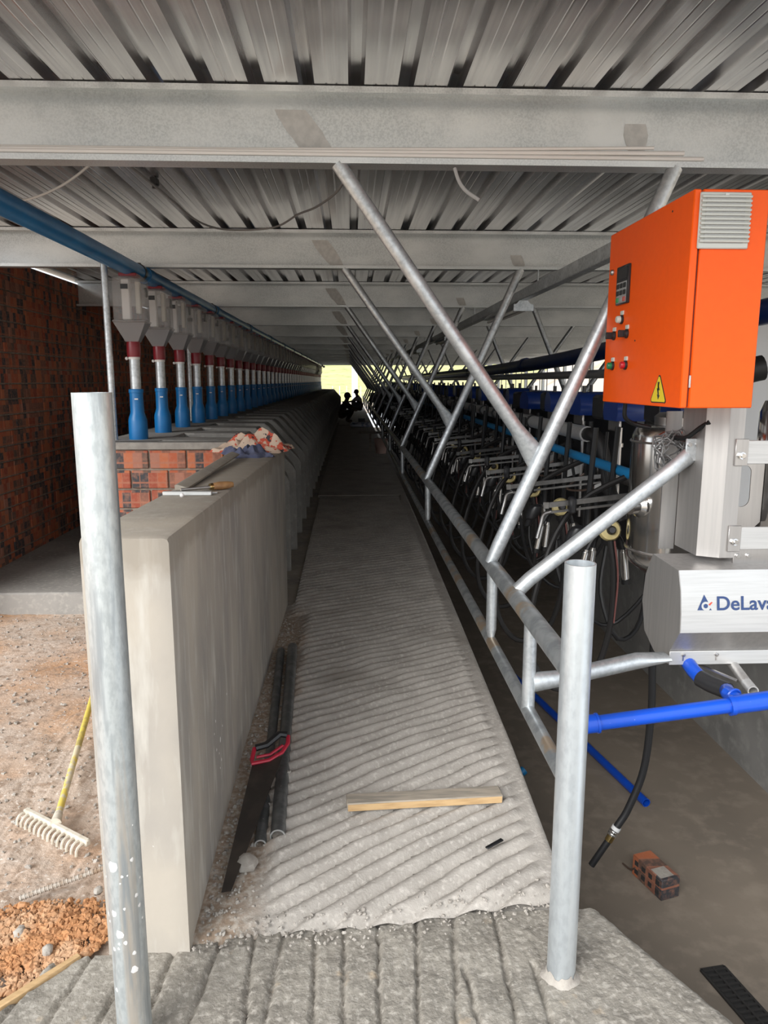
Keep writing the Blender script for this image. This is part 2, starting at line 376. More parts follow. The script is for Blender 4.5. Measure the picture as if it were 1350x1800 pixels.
    def build(s, name, material, parent=None, label=None, cat=None, group=None, kind=None, smooth=38, local=False, fix=True):
        me = bpy.data.meshes.new(name)
        if parent is not None:
            org = Vector((0, 0, 0)) if local else ORG.get(parent.name, Vector((0, 0, 0)))
        elif local: org = Vector((0, 0, 0))
        else:
            xs = [v.x for v in s.v]; ys = [v.y for v in s.v]; zs = [v.z for v in s.v]
            org = Vector(((min(xs) + max(xs)) / 2, (min(ys) + max(ys)) / 2, min(zs)))
            if kind == 'structure' or kind == 'world': org = Vector((0, 0, 0))
        me.from_pydata([tuple(v - org) for v in s.v], [], s.f)
        if fix:
            import bmesh
            bm = bmesh.new(); bm.from_mesh(me); bmesh.ops.recalc_face_normals(bm, faces=bm.faces); bm.to_mesh(me); bm.free()
        me.materials.append(MATS[material])
        if smooth:
            me.shade_smooth(); me.set_sharp_from_angle(angle=R(smooth))
        o = bpy.data.objects.new(name, me); COL.objects.link(o)
        if parent is not None: o.parent = parent; ORG[o.name] = org
        else: o.location = org; ORG[o.name] = org
        tag(o, label, cat, group, kind if kind in ('structure', 'stuff') else None)
        return o
def tag(o, label=None, cat=None, group=None, kind=None):
    if label: o['label'] = label
    if cat: o['category'] = cat
    if group: o['group'] = group
    if kind: o['kind'] = kind
    return o
def thing(name, label, cat, loc=(0, 0, 0), group=None, local=False):
    o = bpy.data.objects.new(name, None); COL.objects.link(o); o.location = loc; o.empty_display_size = .05
    ORG[o.name] = Vector((0, 0, 0)) if local else Vector(loc)
    return tag(o, label, cat, group)
def copy_tree(o, parent=None):
    c = o.copy(); COL.objects.link(c); c.parent = parent
    for ch in o.children: copy_tree(ch, c)
    return c
ORDN = ['nearest', 'second', 'third', 'fourth', 'fifth', 'sixth', 'seventh', 'eighth', 'ninth', 'tenth', 'eleventh', 'twelfth']
def nz(x, y, z=0, s=1.0): return mnoise.noise(Vector((x * s, y * s, z * s)))

# ------------------------------------------------------------------ the ground and the shell
YEND = 39.0
def zwalk(y):
    K = [(1.8, .015), (2.2, .055), (2.8, .105), (4.3, .145), (6.3, .195), (9, .24), (60, .25)]
    if y <= K[0][0]: return K[0][1]
    for (a, za), (b, zb) in zip(K, K[1:]):
        if y <= b: return za + (zb - za) * (y - a) / (b - a)
    return .25
def ystep(x):
    K = [(-1.0, 1.80), (-.77, 1.82), (-.455, 1.856), (-.3, 1.893), (.06, 1.906), (.3, 1.942), (.6, 1.982), (.72, 2.0), (2, 2.05)]
    for (a, ya), (b, yb) in zip(K, K[1:]):
        if x <= b: return ya + (yb - ya) * (x - a) / (b - a)
    return 2.0
# front slab: raked concrete with deep grooves
GR = [(-.83, -.90), (-.72, -.78), (-.61, -.64), (-.50, -.53), (-.383, -.417), (-.289, -.276), (-.209, -.231), (-.113, -.107), (-.032, -.029), (.066, .059), (.176, .154), (.283, .252), (.285, .309), (.411, .40), (.490, .485)]
def slab_h(x, y):
    h = .0045 * nz(x, y, 0, 9) + .0040 * nz(x, y, 3, 34) + .0024 * nz(x, y, 5, 80)
    for i, (xa, xb) in enumerate(GR):
        g = xa + (xb - xa) * (1.87 - y) / .29 + .006 * nz(y, i * 3.1, 0, 9)
        if i in (12, 14) and y > 1.76: continue
        d = abs(x - g); w = .0055 + .0025 * nz(y, i * 7.7, 2, 25)
        if d < .022: h -= .013 * max(0, 1 - (d / (w * 1.6)) ** 2) if d < w * 1.6 else 0
        if .006 < d < .02: h += .002 * nz(x, y, i, 60)
    return h
mb = MB()
rowsY = [-2.2, -1.2, -.2, .6, 1.1, 1.35] + [1.42 + .0115 * i for i in range(48)]
NC = 340; grid = []
for j, yv in enumerate(rowsY):
    yn = min(yv, 1.95)
    xl = -.77 - (1.83 - yn) * .87 if yn < 1.83 else -.77
    xr = .71 + (2.0 - yn) * .52
    xl = max(xl, -2.6); xr = min(xr, 1.9)
    for i in range(NC + 1):
        x = xl + (xr - xl) * i / NC
        y = min(yv, ystep(x) + .01)
        z = slab_h(x, y) if y > 1.4 else 0
        ed = min(x - xl, xr - x)
        if ed < .03: z -= .012 * (1 - ed / .03) ** 2
        grid.append((x, y, z))
nr = len(rowsY); fs = []
for j in range(nr - 1):
    for i in range(NC):
        a = j * (NC + 1) + i; fs.append([a, a + 1, a + NC + 2, a + NC + 1])
mb.add(grid, fs)
L = [j * (NC + 1) for j in range(nr)]; Rr = [j * (NC + 1) + NC for j in range(nr)]
for idx, zb in ((L, -.16), (Rr, -.95)):
    base = len(mb.v)
    for q in idx: v = mb.v[q]; mb.v.append(Vector((v.x, v.y, zb)))
    for k in range(nr - 1): mb.f.append([idx[k], idx[k + 1], base + k + 1, base + k])
slab = mb.build('floor_front_slab', 'concrete_slab', kind='structure', smooth=60, fix=False)
slab['label'] = 'grey raked concrete slab with straight grooves across the foreground'

# ridged walkway
T = .070
def walk_h(x, y):
    z = zwalk(y) - .012
    kk = .66 - .21 * min(1, max(0, (y - 2.2) / 2.6))
    s = y - kk * x + .014 * nz(x, y, 0, 3.0) + .006 * nz(x, y, 1, 14)
    ph = (s / T) % 1.0
    rid = (abs(math.sin(PI * ph))) ** .72
    amp = .0235 * (1 + .35 * nz(x, y, 2, 6))
    if y > 5.6: amp *= max(.12, 1 - (y - 5.6) * .30)
    left = -.31 + .05 * nz(x, y, 4, 5) + max(0, 2.25 - y) * .2 if y < 4.4 else -.39
    m = min(1, max(0, (x - left) / .03)) * min(1, max(0, (.585 + .012 * nz(y, 0, 0, 20) - x) / .02))
    rough = .0016 * nz(x, y, 6, 60)
    z += m * amp * rid + (1 - m) * (.009 if x > 0 else .004 + .006 * nz(x, y, 5, 30)) + rough
    return z
mb = MB(); cols = [-.47, -.455] + [-.44 + .0222 * i for i in range(49)] + [.640, .65]
s0 = 1.85 - .44 * .65; rows = []; s = s0
while s < 9.0:
    rows.append(s); s += .0062 if s < 5 else .0085
grid = []
for j, s in enumerate(rows):
    for x in cols:
        y = s + .44 * x
        yy = max(y, ystep(x) - .004); yy = min(yy, 8.7)
        if x < -.385 and yy > 4.62: x2 = -.385
        else: x2 = x
        z = walk_h(x, yy)
        if x < -.385 and yy > 4.62: z = zwalk(yy) - .06
        if x > .645: z -= .012
        if yy < ystep(x) + .03: z -= .02 * (1 - (yy - ystep(x)) / .03) * (1 if y >= ystep(x) - .004 else 1)
        grid.append((x2, yy, z))
n = len(cols); fs = []
for j in range(len(rows) - 1):
    for i in range(n - 1):
        a = j * n + i; q = [a, a + 1, a + n + 1, a + n]
        if max(grid[k][1] for k in q) - min(grid[k][1] for k in q) < 1e-6: continue
        fs.append(q)
mb.add(grid, fs)
core = []
for y in (1.78, 2.1, 2.8, 4.3, 6.3, 8.7): core += [(-.5, y, zwalk(y) - .045), (.648, y, zwalk(y) - .045)]
mb.add(core, [[2 * i, 2 * i + 1, 2 * i + 3, 2 * i + 2] for i in range(5)])
mb.add([(.65, 1.9, .03), (.65, 8.7, .235), (.65, 8.7, -.9), (.65, 1.9, -.9)], [[0, 1, 2, 3]])
ramp = mb.build('floor_walkway', 'concrete_ridged', kind='structure', smooth=60, fix=False)
ramp['label'] = 'long concrete cow walkway with diagonal finger-width ridges'
mb = MB()
mb.prism([(-.40, .225), (-.40, .12), (.65, -.9), (.65, .222), (.645, .230), (-.39, .230)], 'Y', 8.69, YEND)
mb.build('floor_walkway_far', 'concrete_ridged', kind='structure', smooth=0)
mb = MB(); vs = []
for y in (4.55, 6.3, 9.0, YEND):
    z = zwalk(y) - .035
    vs += [(-.72, y, z - .3), (-.72, y, z), (-.372, y, z), (-.372, y, z - .3)]
mb.add(vs, [[i * 4 + k, i * 4 + (k + 1) % 4, i * 4 + 4 + (k + 1) % 4, i * 4 + 4 + k] for i in range(3) for k in range(4)] + [[0, 1, 2, 3], [15, 14, 13, 12]])
mb.build('trim_gutter', 'concrete_wall', kind='structure', smooth=0)

# pit floor and walls
mb = MB(); mb.add([(.3, -2.2, -.85), (2.5, -2.2, -.85), (2.5, YEND, -.85), (.3, YEND, -.85)], [[0, 1, 2, 3]])
mb.build('floor_pit', 'concrete_pit', kind='structure', smooth=0)
mb = MB(); mb.prism([(2.46, -.86), (2.62, -.86), (2.62, .24), (2.45, .24), (2.44, .22)], 'Y', 1.2, YEND)
mb.build('wall_pit_right', 'concrete_pitwall', kind='structure', smooth=0)
mb = MB(); mb.add([(2.6, -2.2, .22), (7.0, -2.2, .22), (7.0, YEND, .22), (2.6, YEND, .22)], [[0, 1, 2, 3]])
mb.build('floor_right', 'concrete_apron', kind='structure', smooth=0)
# dirt yard on the left
mb = MB(); nx, ny = 230, 200; grid = []
for j in range(ny + 1):
    y = -2.2 + 7.45 * (j / ny) if j < 40 else -.71 + 5.96 * ((j - 40) / (ny - 40))
    for i in range(nx + 1):
        x = -6 + 4.6 * i / 46 if i < 46 else -1.4 + .95 * (i - 46) / (nx - 46)
        z = -.055 + .014 * nz(x, y, 0, 3) + .010 * nz(x, y, 2, 9) + .006 * nz(x, y, 4, 30)
        z += .05 * math.exp(-((x + .86) ** 2 / .07 + (y - 2.0) ** 2 / .03))
        if x > -1.4 and y > 1.4: z += .0045 * nz(x, y, 7, 70)
        grid.append((x, y, z))
fs = [[j * (nx + 1) + i, j * (nx + 1) + i + 1, (j + 1) * (nx + 1) + i + 1, (j + 1) * (nx + 1) + i] for j in range(ny) for i in range(nx)]
mb.add(grid, fs)
mb.build('ground_yard', 'dirt', kind='structure', smooth=60, fix=False)
# apron beside the brick wall
mb = MB(); mb.box((-2.24, (5.12 + YEND) / 2, .0), (1.36, YEND - 5.12, .2), None, .012)
mb.build('floor_apron', 'concrete_apron', kind='structure')
# far ground
mb = MB(); Zg = -.12
for (xa, xb, ya, yb) in ((-150, 150, -150, -2.2), (-150, -2.9, -2.2, 39.02), (7.0, 12, -2.2, 46), (-150, 150, 39.02, 60)):
    mb.add([(xa, ya, Zg), (xb, ya, Zg), (xb, yb, Zg), (xa, yb, Zg)], [[0, 1, 2, 3]])
mb.build('ground_outside', 'earth_far', kind='structure', smooth=0)
mb = MB(); grid = []
for j in range(25):
    y = 60 + j * 6
    for i in range(41):
        x = -120 + i * 6
        grid.append((x, y, Zg + (y - 60) * .085 + 1.2 * (nz(x, y, 0, .05)) * min(1, (y - 60) / 20)))
mb.add(grid, [[j * 41 + i, j * 41 + i + 1, (j + 1) * 41 + i + 1, (j + 1) * 41 + i] for j in range(24) for i in range(40)])
mb.build('ground_hillside', 'grass_far', kind='structure', smooth=60, fix=False)
mb = MB(); grid = []
for j in range(32):
    y = -4 + j * 2
    for i in range(12):
        x = 12 + i * 1.2
        grid.append((x, y, Zg + min(4.2, (x - 12) * .75) + .35 * nz(x, y, 0, .4) * min(1, (x - 12))))
mb.add(grid, [[j * 12 + i, j * 12 + i + 1, (j + 1) * 12 + i + 1, (j + 1) * 12 + i] for j in range(31) for i in range(11)])
mb.build('ground_earth_bank', 'earth_far', kind='structure', smooth=60, fix=False)

# ------------------------------------------------------------------ brick side wall
BL, BH, BD, PX, PZ = .222, .112, .10, .233, .125
wall = MB().prism([(-2.99, -.1), (-2.812, -.1), (-2.812, 2.545), (-2.99, 2.545)], 'Y', 4.6, YEND).build('wall_left', 'mortar', kind='structure', smooth=0)
wall['label'] = 'tall dark brick side wall left of the feed dispensers'
def brick_mesh(size, material):
    t = MB().box((0, 0, 0), size, None, .004)
    m2 = bpy.data.meshes.new('brick'); m2.from_pydata([tuple(v) for v in t.v], [], t.f); m2.materials.append(MATS[material]); return m2
def put_brick(m2, parent, loc):
    o = bpy.data.objects.new('brick', m2); COL.objects.link(o); o.parent = parent; o.location = loc
BM_Y = brick_mesh((BD, BL, BH), 'brick_y')
stuff = MB(); nb = 0
for r in range(20):
    z = .045 + PZ * (r + .5)
    y = 4.62 + (r % 2) * PX / 2 + BL / 2
    while y < YEND - .2:
        px = -2.812 - BD / 2 + .011 + random.uniform(-.0025, .0025)
        if 5.85 < y < 9.35 and nb < 300:
            nb += 1; put_brick(BM_Y, wall, (px, y, z))
        elif y < 26: stuff.box((px, y, z), (BD, BL, BH))
        y += PX
stuff.build('brick_field', 'brick_y', parent=wall, kind='stuff', smooth=0, fix=False, local=True)

# ------------------------------------------------------------------ roof
ceil = bpy.data.objects.new('ceiling', None); COL.objects.link(ceil); tag(ceil, 'underside of the corrugated metal roof', None, None, 'structure')
ZR = 2.575; PITCH = .1715
prof = []
for k in range(4):
    x0 = k * PITCH
    prof += [(x0, 0), (x0 + .036, 0), (x0 + .040, .0012), (x0 + .044, 0), (x0 + .072, 0), (x0 + .076, .0012), (x0 + .080, 0), (x0 + .116, 0), (x0 + .126, .036), (x0 + .160, .036)]
prof.append((4 * PITCH + .004, 0.0))
me = bpy.data.meshes.new('roof_sheet')
vs = []; th = .0012
for y in (.75, YEND):
    for (x, z) in prof: vs.append((x, y, z))
n = len(prof)
me.from_pydata(vs, [], [[i, i + 1, n + i + 1, n + i] for i in range(n - 1)])
me.materials.append(MATS['roof'])
xs = -2.862; k = 0
while xs < 7.3:
    o = bpy.data.objects.new('roof_sheet', me); COL.objects.link(o); o.parent = ceil
    o.location = (xs, 0, ZR + (.0016 if k % 2 else 0)); xs += 4 * PITCH; k += 1

PY = [2.8 + .0, 5.28, 7.97, 10.6, 13.25]
while PY[-1] < YEND - 3: PY.append(PY[-1] + 2.7)
PZB, PZT = 2.322, 2.572
def purlin_mesh(x0, x1):
    t = .003; mb = MB()
    yb, yf = .055, -.025          # web plane and front edge of the flanges, relative to the purlin line
    poly = [(yf, PZB + .02), (yf, PZB), (yb, PZB), (yb, PZT), (yf, PZT), (yf, PZT - .02), (yf + t, PZT - .02), (yf + t, PZT - t), (yb - t, PZT - t), (yb - t, PZB + t), (yf + t, PZB + t), (yf + t, PZB + .02)]
    return mb.prism(poly, 'X', x0, x1)
for i, y in enumerate(PY):
    if i < 12: lab = f'galvanised channel roof purlin, {ORDN[i]} one from the camera'
    else: lab = 'far galvanised roof purlin at the dark end of the shed'
    mbp = purlin_mesh(-2.80, 7.1); mbp.v = [v + Vector((0, y, 0)) for v in mbp.v]
    po = mbp.build('roof_purlin', 'purlin', label=lab, cat='beam', group='roof purlins', smooth=0)
    # brushed-on silver paint over the weld burns
    for (xa, xb) in ((-.075, -.21), (1.19, 1.15)) if i else ((-.075, -.21), (1.05, 1.04)):
        pm = MB(); yw = y + .0515
        w = .05 if xa < 0 else .035
        n2 = 9
        for q in range(n2):
            f = q / (n2 - 1)
            xx = xa + (xb - xa) * f; zz = PZB + .006 + (.19 if xa < 0 else .10) * f + (.06 if xa > 0 and not i else 0)
            ww = w * (.75 + .5 * math.sin(f * 2.4) + .12 * nz(f * 9, i, xa, 1))
            pm.v += [Vector((xx - ww, yw - .0006, zz)), Vector((xx + ww, yw - .0006, zz))]
        for q in range(n2 - 1): pm.f.append([2 * q, 2 * q + 1, 2 * q + 3, 2 * q + 2])
        pm.build('paint_patch', 'silver_paint', parent=po, smooth=0, fix=False)

# right side of the shed: low wall, posts and open bays
mb = MB().prism([(6.8, -.12), (7.0, -.12), (7.0, 1.22), (6.8, 1.22)], 'Y', 3.0, YEND)
mb.build('wall_right', 'concrete_rightwall', kind='structure', smooth=0)
for i, y in enumerate(PY):
    if i < 3: continue
    MB().box((6.9, y, 1.77), (.10, .10, 1.12), None, .008).build('steel_post', 'galv', label='square steel post on the low wall by the bright openings' , cat='post', group='posts along the open right side')
for q in range(26):
    y = 12.2 + q * 1.0
    MB().tube([(6.9, y, 1.21), (6.9, y, 2.33)], .018, 6).build('window_bar', 'window_frame', label='thin upright bar in the open right side of the shed', cat='bar', group='bars of the right openings')
mb = MB().bar((6.9, 3, 1.66), (6.9, YEND, 1.66), .05, .05)
mb.build('trim_window_rail', 'window_frame', kind='structure', smooth=0)
# far end post and fence bars
MB().box((.22, 45.0, 1.13), (.34, .2, 2.5), None, .01).build('end_post', 'board_white', label='pale post standing in the far bright opening', cat='post')

# ------------------------------------------------------------------ low plastered wall by the ramp
mb = MB(); bv = .012
def wallpoly(y, xo, zt, zb):
    x0, x1 = -.685 + xo, -.46 + xo
    return [(x0, y, zb), (x1, y, zb), (x1, y, zt - bv), (x1 - bv * .3, y, zt - bv * .3), (x1 - bv, y, zt), (x0 + bv, y, zt), (x0 + bv * .3, y, zt - bv * .3), (x0, y, zt - bv)]
secs = [(1.836 + .004, .0, 1.184, -.05)] + [(1.85 + 2.78 * i / 8, .04 * i / 8, 1.184 - .038 * i / 8, -.05) for i in range(9)]
vs = []
for i, s in enumerate(secs):
    p = wallpoly(*s)
    if i == 0:
        c = Vector((-.5725, 0, .57)); p = [((x - c.x) * .985 + c.x, y, (z - c.z) * .992 + c.z) for (x, y, z) in p]
    vs += p
fs = [[i * 8 + k, i * 8 + (k + 1) % 8, (i + 1) * 8 + (k + 1) % 8, (i + 1) * 8 + k] for i in range(len(secs) - 1) for k in range(8)]
fs += [list(range(8))[::-1], [(len(secs) - 1) * 8 + k for k in range(8)]]
mb.add(vs, fs)
lw = mb.build('low_wall', 'concrete_wall', label='low plastered concrete wall running beside the ridged ramp', cat='wall')
for q, (y, z, r) in enumerate(((2.294, .468, .004), (2.266, .437, .003), (2.357, .371, .007), (2.292, .368, .004), (2.363, .295, .0045), (2.337, .278, .003), (2.496, .473, .0035), (2.33, .335, .003), (2.40, .40, .003))):
    xw = -.46 + .04 * (y - 1.85) / 2.78
    sp = MB(); sp.add([(xw + .0016, y, z)] + [(xw + .0004, y + r * math.cos(R(a_)) * (1 + .2 * math.sin(a_ + q)), z + 1.5 * r * math.sin(R(a_))) for a_ in range(0, 360, 45)], [[0, 1 + k_, 1 + (k_ + 1) % 8] for k_ in range(8)])
    sp.build('plaster_splash', 'white_plastic', lw, smooth=60)

# ------------------------------------------------------------------ manger
ZL = 1.19; SP = .65; Y0 = 4.95; NS = 46
man = thing('feed_manger', 'long grey concrete manger of slanted feed bays along the walkway', 'manger', (-1.05, 4.66, .1))
MB().prism([(-1.62, .1), (-1.22, .1), (-1.22, ZL - .01), (-1.23, ZL), (-1.61, ZL), (-1.62, ZL - .01)], 'Y', 4.76, Y0 + NS * SP).build('back_ledge', 'concrete_manger', parent=man, smooth=0)
MB().add([(-1.22, 4.76, .90), (-.55, 4.76, .62), (-.55, Y0 + NS * SP, .62), (-1.22, Y0 + NS * SP, .90)], [[0, 1, 2, 3]]).build('trough_floor', 'concrete_manger', parent=man, smooth=0)
MB().prism([(-1.62, .1), (-.46, .1), (-.46, .80), (-.74, 1.14), (-1.62, 1.14)], 'Y', 4.685, 4.76).build('end_core', 'mortar', parent=man, smooth=0)
MB().prism([(-1.63, 1.148), (-.76, 1.148), (-.46, .805), (-.45, .835), (-.74, ZL - .02), (-.77, ZL), (-1.62, ZL)], 'Y', 4.66, 4.80).build('end_cap', 'cement_cap', parent=man, smooth=0)
endw = MB().prism([(-1.615, .1), (-.60, .1), (-.60, .9), (-.80, 1.148), (-1.615, 1.148)], 'Y', 4.682, 4.70).build('end_wall', 'mortar', parent=man, smooth=0)
BM_X = brick_mesh((BL, .06, BH), 'brick_x'); BM_XH = brick_mesh((BL / 2 - .006, .06, BH), 'brick_x')
for r in range(8):
    z = .146 + PZ * (r + .5)
    xs0 = -1.61
    for c in range(5):
        half = r % 2 and c == 0
        L_ = BL / 2 - .006 if half else BL
        xc = xs0 + L_ / 2; xs0 += L_ + .011
        if xc + L_ / 2 > -.52: continue
        if xc + L_ / 2 > -.6 and z > .85: continue
        put_brick(BM_XH if half else BM_X, endw, (xc + 1.05, 4.699 - 4.66 + random.uniform(-.002, .002), z - .1))
# sloping dividers with their sawtooth fronts
def divider_mesh():
    mb = MB(); th = .30
    poly = [(-1.24, .1), (-1.24, ZL), (-.79, ZL - .005), (-.75, ZL - .035), (-.485, .865), (-.465, .82), (-.465, .12)]
    vs = []; n = len(poly)
    for yy, inset in ((0, .012), (.012, 0), (th - .012, 0), (th, .012)):
        for (x, z) in poly:
            ox = -inset if x > -.6 else 0
            oz = -inset if z > .3 else 0
            vs.append((x + ox - (.03 * yy / th if x > -.6 else 0), yy, z + oz))
    fs = [[i * n + k, i * n + (k + 1) % n, (i + 1) * n + (k + 1) % n, (i + 1) * n + k] for i in range(3) for k in range(n)] + [list(range(n))[::-1], [3 * n + k for k in range(n)]]
    return mb.add(vs, fs)
def panel_mesh():
    mb = MB()
    a = [(-.495, .30, .12), (-.535, SP, .12), (-.60, SP, .12), (-.56, .30, .12)]
    h = [.74, .72, .70, .72]
    vs = a + [(x, y, z2) for (x, y, _), z2 in zip(a, h)]
    return mb.add(vs, [[0, 1, 2, 3][::-1], [4, 5, 6, 7], [0, 1, 5, 4], [1, 2, 6, 5], [2, 3, 7, 6], [3, 0, 4, 7]])
d0 = divider_mesh(); p0 = panel_mesh()
d0.v = [v + Vector((0, 4.85, 0)) for v in d0.v]; p0.v = [v + Vector((0, 4.85, 0)) for v in p0.v]
dv = d0.build('divider', 'concrete_manger', parent=man, smooth=0); pn = p0.build('front_panel', 'concrete_manger', parent=man, smooth=0)
for k in range(1, NS):
    for src in (dv, pn):
        c = src.copy(); COL.objects.link(c); c.parent = man; c.location.y += SP * k

# ------------------------------------------------------------------ feed dispensers
def make_dispenser():
    t = thing('feed_dispenser', '', 'dispenser', (0, 0, 0), 'feed dispensers along the manger', local=True)
    MB().lathe([(.060, 0), (.061, .012), (.060, .12), (.057, .135), (.044, .175), (.043, .30), (.047, .302), (.047, .322), (.042, .326)], n=18).build('blue_reducer', 'blue_socket', t, local=True)
    MB().box((.008, -.0445, .262), (.022, .002, .008)).build('sticker', 'white_plastic', t, local=True, smooth=0)
    MB().lathe([(.034, .32), (.034, .53)], n=14).build('steel_tube', 'galv', t, local=True)
    MB().lathe([(.037, .515), (.037, .532)], n=14).sphere((-.045, -.012, .52), .011, 8, 5).build('clamp', 'white_plastic', t, local=True)
    MB().lathe([(.042, .53), (.044, .545), (.044, .61), (.039, .635)], n=16).build('red_collar', 'red_plastic', t, local=True)
    mb = MB(); a = .038; w, d = .098, .085; vs = []
    for (z, r, sx, sy) in ((.625, 1, .040, .040), (.742, 1, w, d)):
        vs += [(-sx, -sy, z), (sx, -sy, z), (sx, sy, z), (-sx, sy, z)]
    mb.add(vs, [[0, 1, 5, 4], [1, 2, 6, 5], [2, 3, 7, 6], [3, 0, 4, 7]])
    mb.build('funnel', 'smoke_plastic', t, local=True, smooth=0)
    mb = MB().box((0, 0, .885), (2 * w, 2 * d, .285), None, .018)
    mb.box((0, 0, .75), (2 * w + .01, 2 * d + .01, .014), None, .004)
    hop = mb.build('hopper', 'clear_plastic', t, local=True)
    MB().box((-.02, -.03, .885), (.052, .05, .25), None, .006).build('feed_gauge', 'white_plastic', hop, local=True)
    MB().box((-.018, -d - .001, .96), (.045, .004, .03)).build('gauge_mark', 'black_plastic', hop, local=True, smooth=0)
    MB().box((.045, .01, .90), (.03, .05, .20), None, .005).build('inner_tube', 'cream_plastic', hop, local=True)
    MB().lathe([(.03, 0), (.03, .006)], (w + .001, -.02, .93), (1, 0, 0), 14).build('side_knob', 'cable_grey', t, local=True)
    MB().box((0, 0, 1.035), (.11, .13, .022), None, .004).build('red_lid', 'red_plastic', t, local=True)
    MB().box((-.02, 0, 1.012), (.075, .1, .035), None, .004).build('neck', 'clear_plastic', t, local=True)
    return t
dp = make_dispenser()
for k in range(NS):
    o = dp if k == 0 else copy_tree(dp)
    o.location = (-1.4, Y0 + SP * k, ZL); o.rotation_euler = (0, 0, R(random.uniform(-3, 3)))
    if k < 12: o['label'] = f'clear feed dispenser on a blue socket, {ORDN[k]} along the manger'
    else: o['label'] = 'small distant feed dispenser in the receding row past the twelfth'
    for ch in o.children:
        for g in ch.children:
            if g.name.startswith('gauge_mark'): g.location.z = random.choice([0, 0, -.05, -.09, -.12]) if k else 0
# overhead blue supply pipe
t = thing('blue_supply_pipe', 'blue overhead pipe running above the feed dispensers', 'pipe', (-1.4, 1.5, 2.2))
MB().tube([(-1.4, y, 2.275) for y in (1.5, 10, 20, Y0 + NS * SP)], .05, 16).build('pipe', 'blue_pipe', t)
mb0 = None
for k in range(14):
    y = 5.35 + k * 2.6
    if mb0 is None:
        mb0 = MB().tube([(-1.4, y - .07, 2.275), (-1.4, y + .07, 2.275)], .058, 16).build('joint_sleeve', 'blue_pipe', t)
        cl0 = MB().tube([(-1.4, y - .20, 2.275), (-1.4, y - .16, 2.275)], .056, 12).box((-1.4, y - .18, 2.305), (.03, .03, .06)).build('hanger_clip', 'black_plastic', t)
    else:
        for src in (mb0, cl0):
            c = src.copy(); COL.objects.link(c); c.parent = t; c.location.y += 2.6 * k
for k in range(12):
    y = 4.88 + k * 2.35
    lab = f'thin galvanised stand pole behind the dispensers, {ORDN[k]} one' if k < 4 else 'far thin galvanised pole behind the dispenser row'
    MB().tube([(-1.535, y, ZL), (-1.535, y, 2.32)], .022, 10).build('stand_pole', 'galv', label=lab, cat='pole', group='stand poles behind the dispensers')

# ------------------------------------------------------------------ big foreground posts
def post(loc, h, r, m, label, cement):
    t = thing('steel_post', label, 'post', loc)
    x, y, z = loc
    MB().pipe((x, y, z - .05), (x, y, h), r, .004, 36).build('tube', m, t, smooth=40)
    if cement:
        mb = MB(); n = 28; vs = []
        for ring, (rr, zz) in enumerate(((r + .017, -.004), (r + .010, .003), (r + .004, .008), (r + .0008, .022))):
            for k in range(n):
                a = 2 * PI * k / n
                q = rr * (1 + .10 * nz(math.cos(a) * 2, math.sin(a) * 2, ring)) if ring < 3 else rr
                zq = zz + (.02 * nz(math.cos(a) * 3, math.sin(a) * 3, 5) if ring == 3 else 0)
                vs.append((x + q * math.cos(a), y + q * math.sin(a), z + zq))
        mb.add(vs, [[i * n + k, i * n + (k + 1) % n, (i + 1) * n + (k + 1) % n, (i + 1) * n + k] for i in range(3) for k in range(n)])
        mb.build('cement_collar', 'rubble_grey', t)
    return t
lp = post((-.528, 1.55, 0), 1.546, .0395, 'galv_post_dirty', 'tall galvanised steel post in front of the low wall, plaster spattered', False)
post((.549, 1.711, 0), 1.137, .0375, 'galv_post', 'bright galvanised open-topped steel post at the ramp corner', True)
# plaster splashes on the tall post
random.seed(3)
for k in range(26):
    z = random.uniform(.06, .52) if k < 22 else random.uniform(.5, .62); a = R(random.uniform(-165, -15)); rr = random.choice([.002, .003, .003, .0045, .007])
    if k == 0: z, a, rr = .50, R(-108), .0115
    if k == 1: z, a, rr = .33, R(-100), .009
    if k == 2: z, a, rr = .235, R(-60), .008
    c = Vector((-.528 + .0395 * math.cos(a), 1.55 + .0395 * math.sin(a), z))
    mb = MB(); nn = 9; nrm = Vector((math.cos(a), math.sin(a), 0)); tg = Vector((-math.sin(a), math.cos(a), 0))
    vs = [c + nrm * .0012]
    for q in range(nn):
        b_ = 2 * PI * q / nn; r2 = rr * (1 + .16 * math.sin(q * 2.3 + k))
        d = tg * math.cos(b_) * r2
        ang = a + math.cos(b_) * r2 / .0395
        vs.append(Vector((-.528 + .0397 * math.cos(ang), 1.55 + .0397 * math.sin(ang), z + math.sin(b_) * r2 * 1.2)))
    mb.add(vs, [[0, 1 + q, 1 + (q + 1) % nn] for q in range(nn)])
    mb.build('plaster_splash', 'white_plastic', lp, smooth=60)

# ------------------------------------------------------------------ pit railing
t = thing('pit_railing', 'scuffed galvanised double pipe railing along the pit edge', 'railing', (.55, 1.75, .5))
XR = .55; ZT_, ZB_ = .850, .545
MB().tube([(XR, 1.745, ZT_), (XR, 12, ZT_), (XR, YEND - 4, ZT_)], .030, 18).build('top_rail', 'galv_rail', t)
MB().tube([(XR, 1.75, ZB_), (XR, 12, ZB_ + .02), (XR, YEND - 4, ZB_ + .02)], .0215, 14).build('lower_rail', 'galv_rail', t)
for y in [2.17] + PY:
    if y > YEND - 4: break
    MB().tube([(XR, y, ZB_ - .005), (XR, y, ZB_ + .05), (XR, y, ZT_ - .06), (XR, y, ZT_)], [.021, .021, .021, .021], 12,
              flats=[(.35, 1.15), (1, 1), (1, 1), (1.1, 1.1)] if y > 2.5 else None).build('upright', 'galv', t)
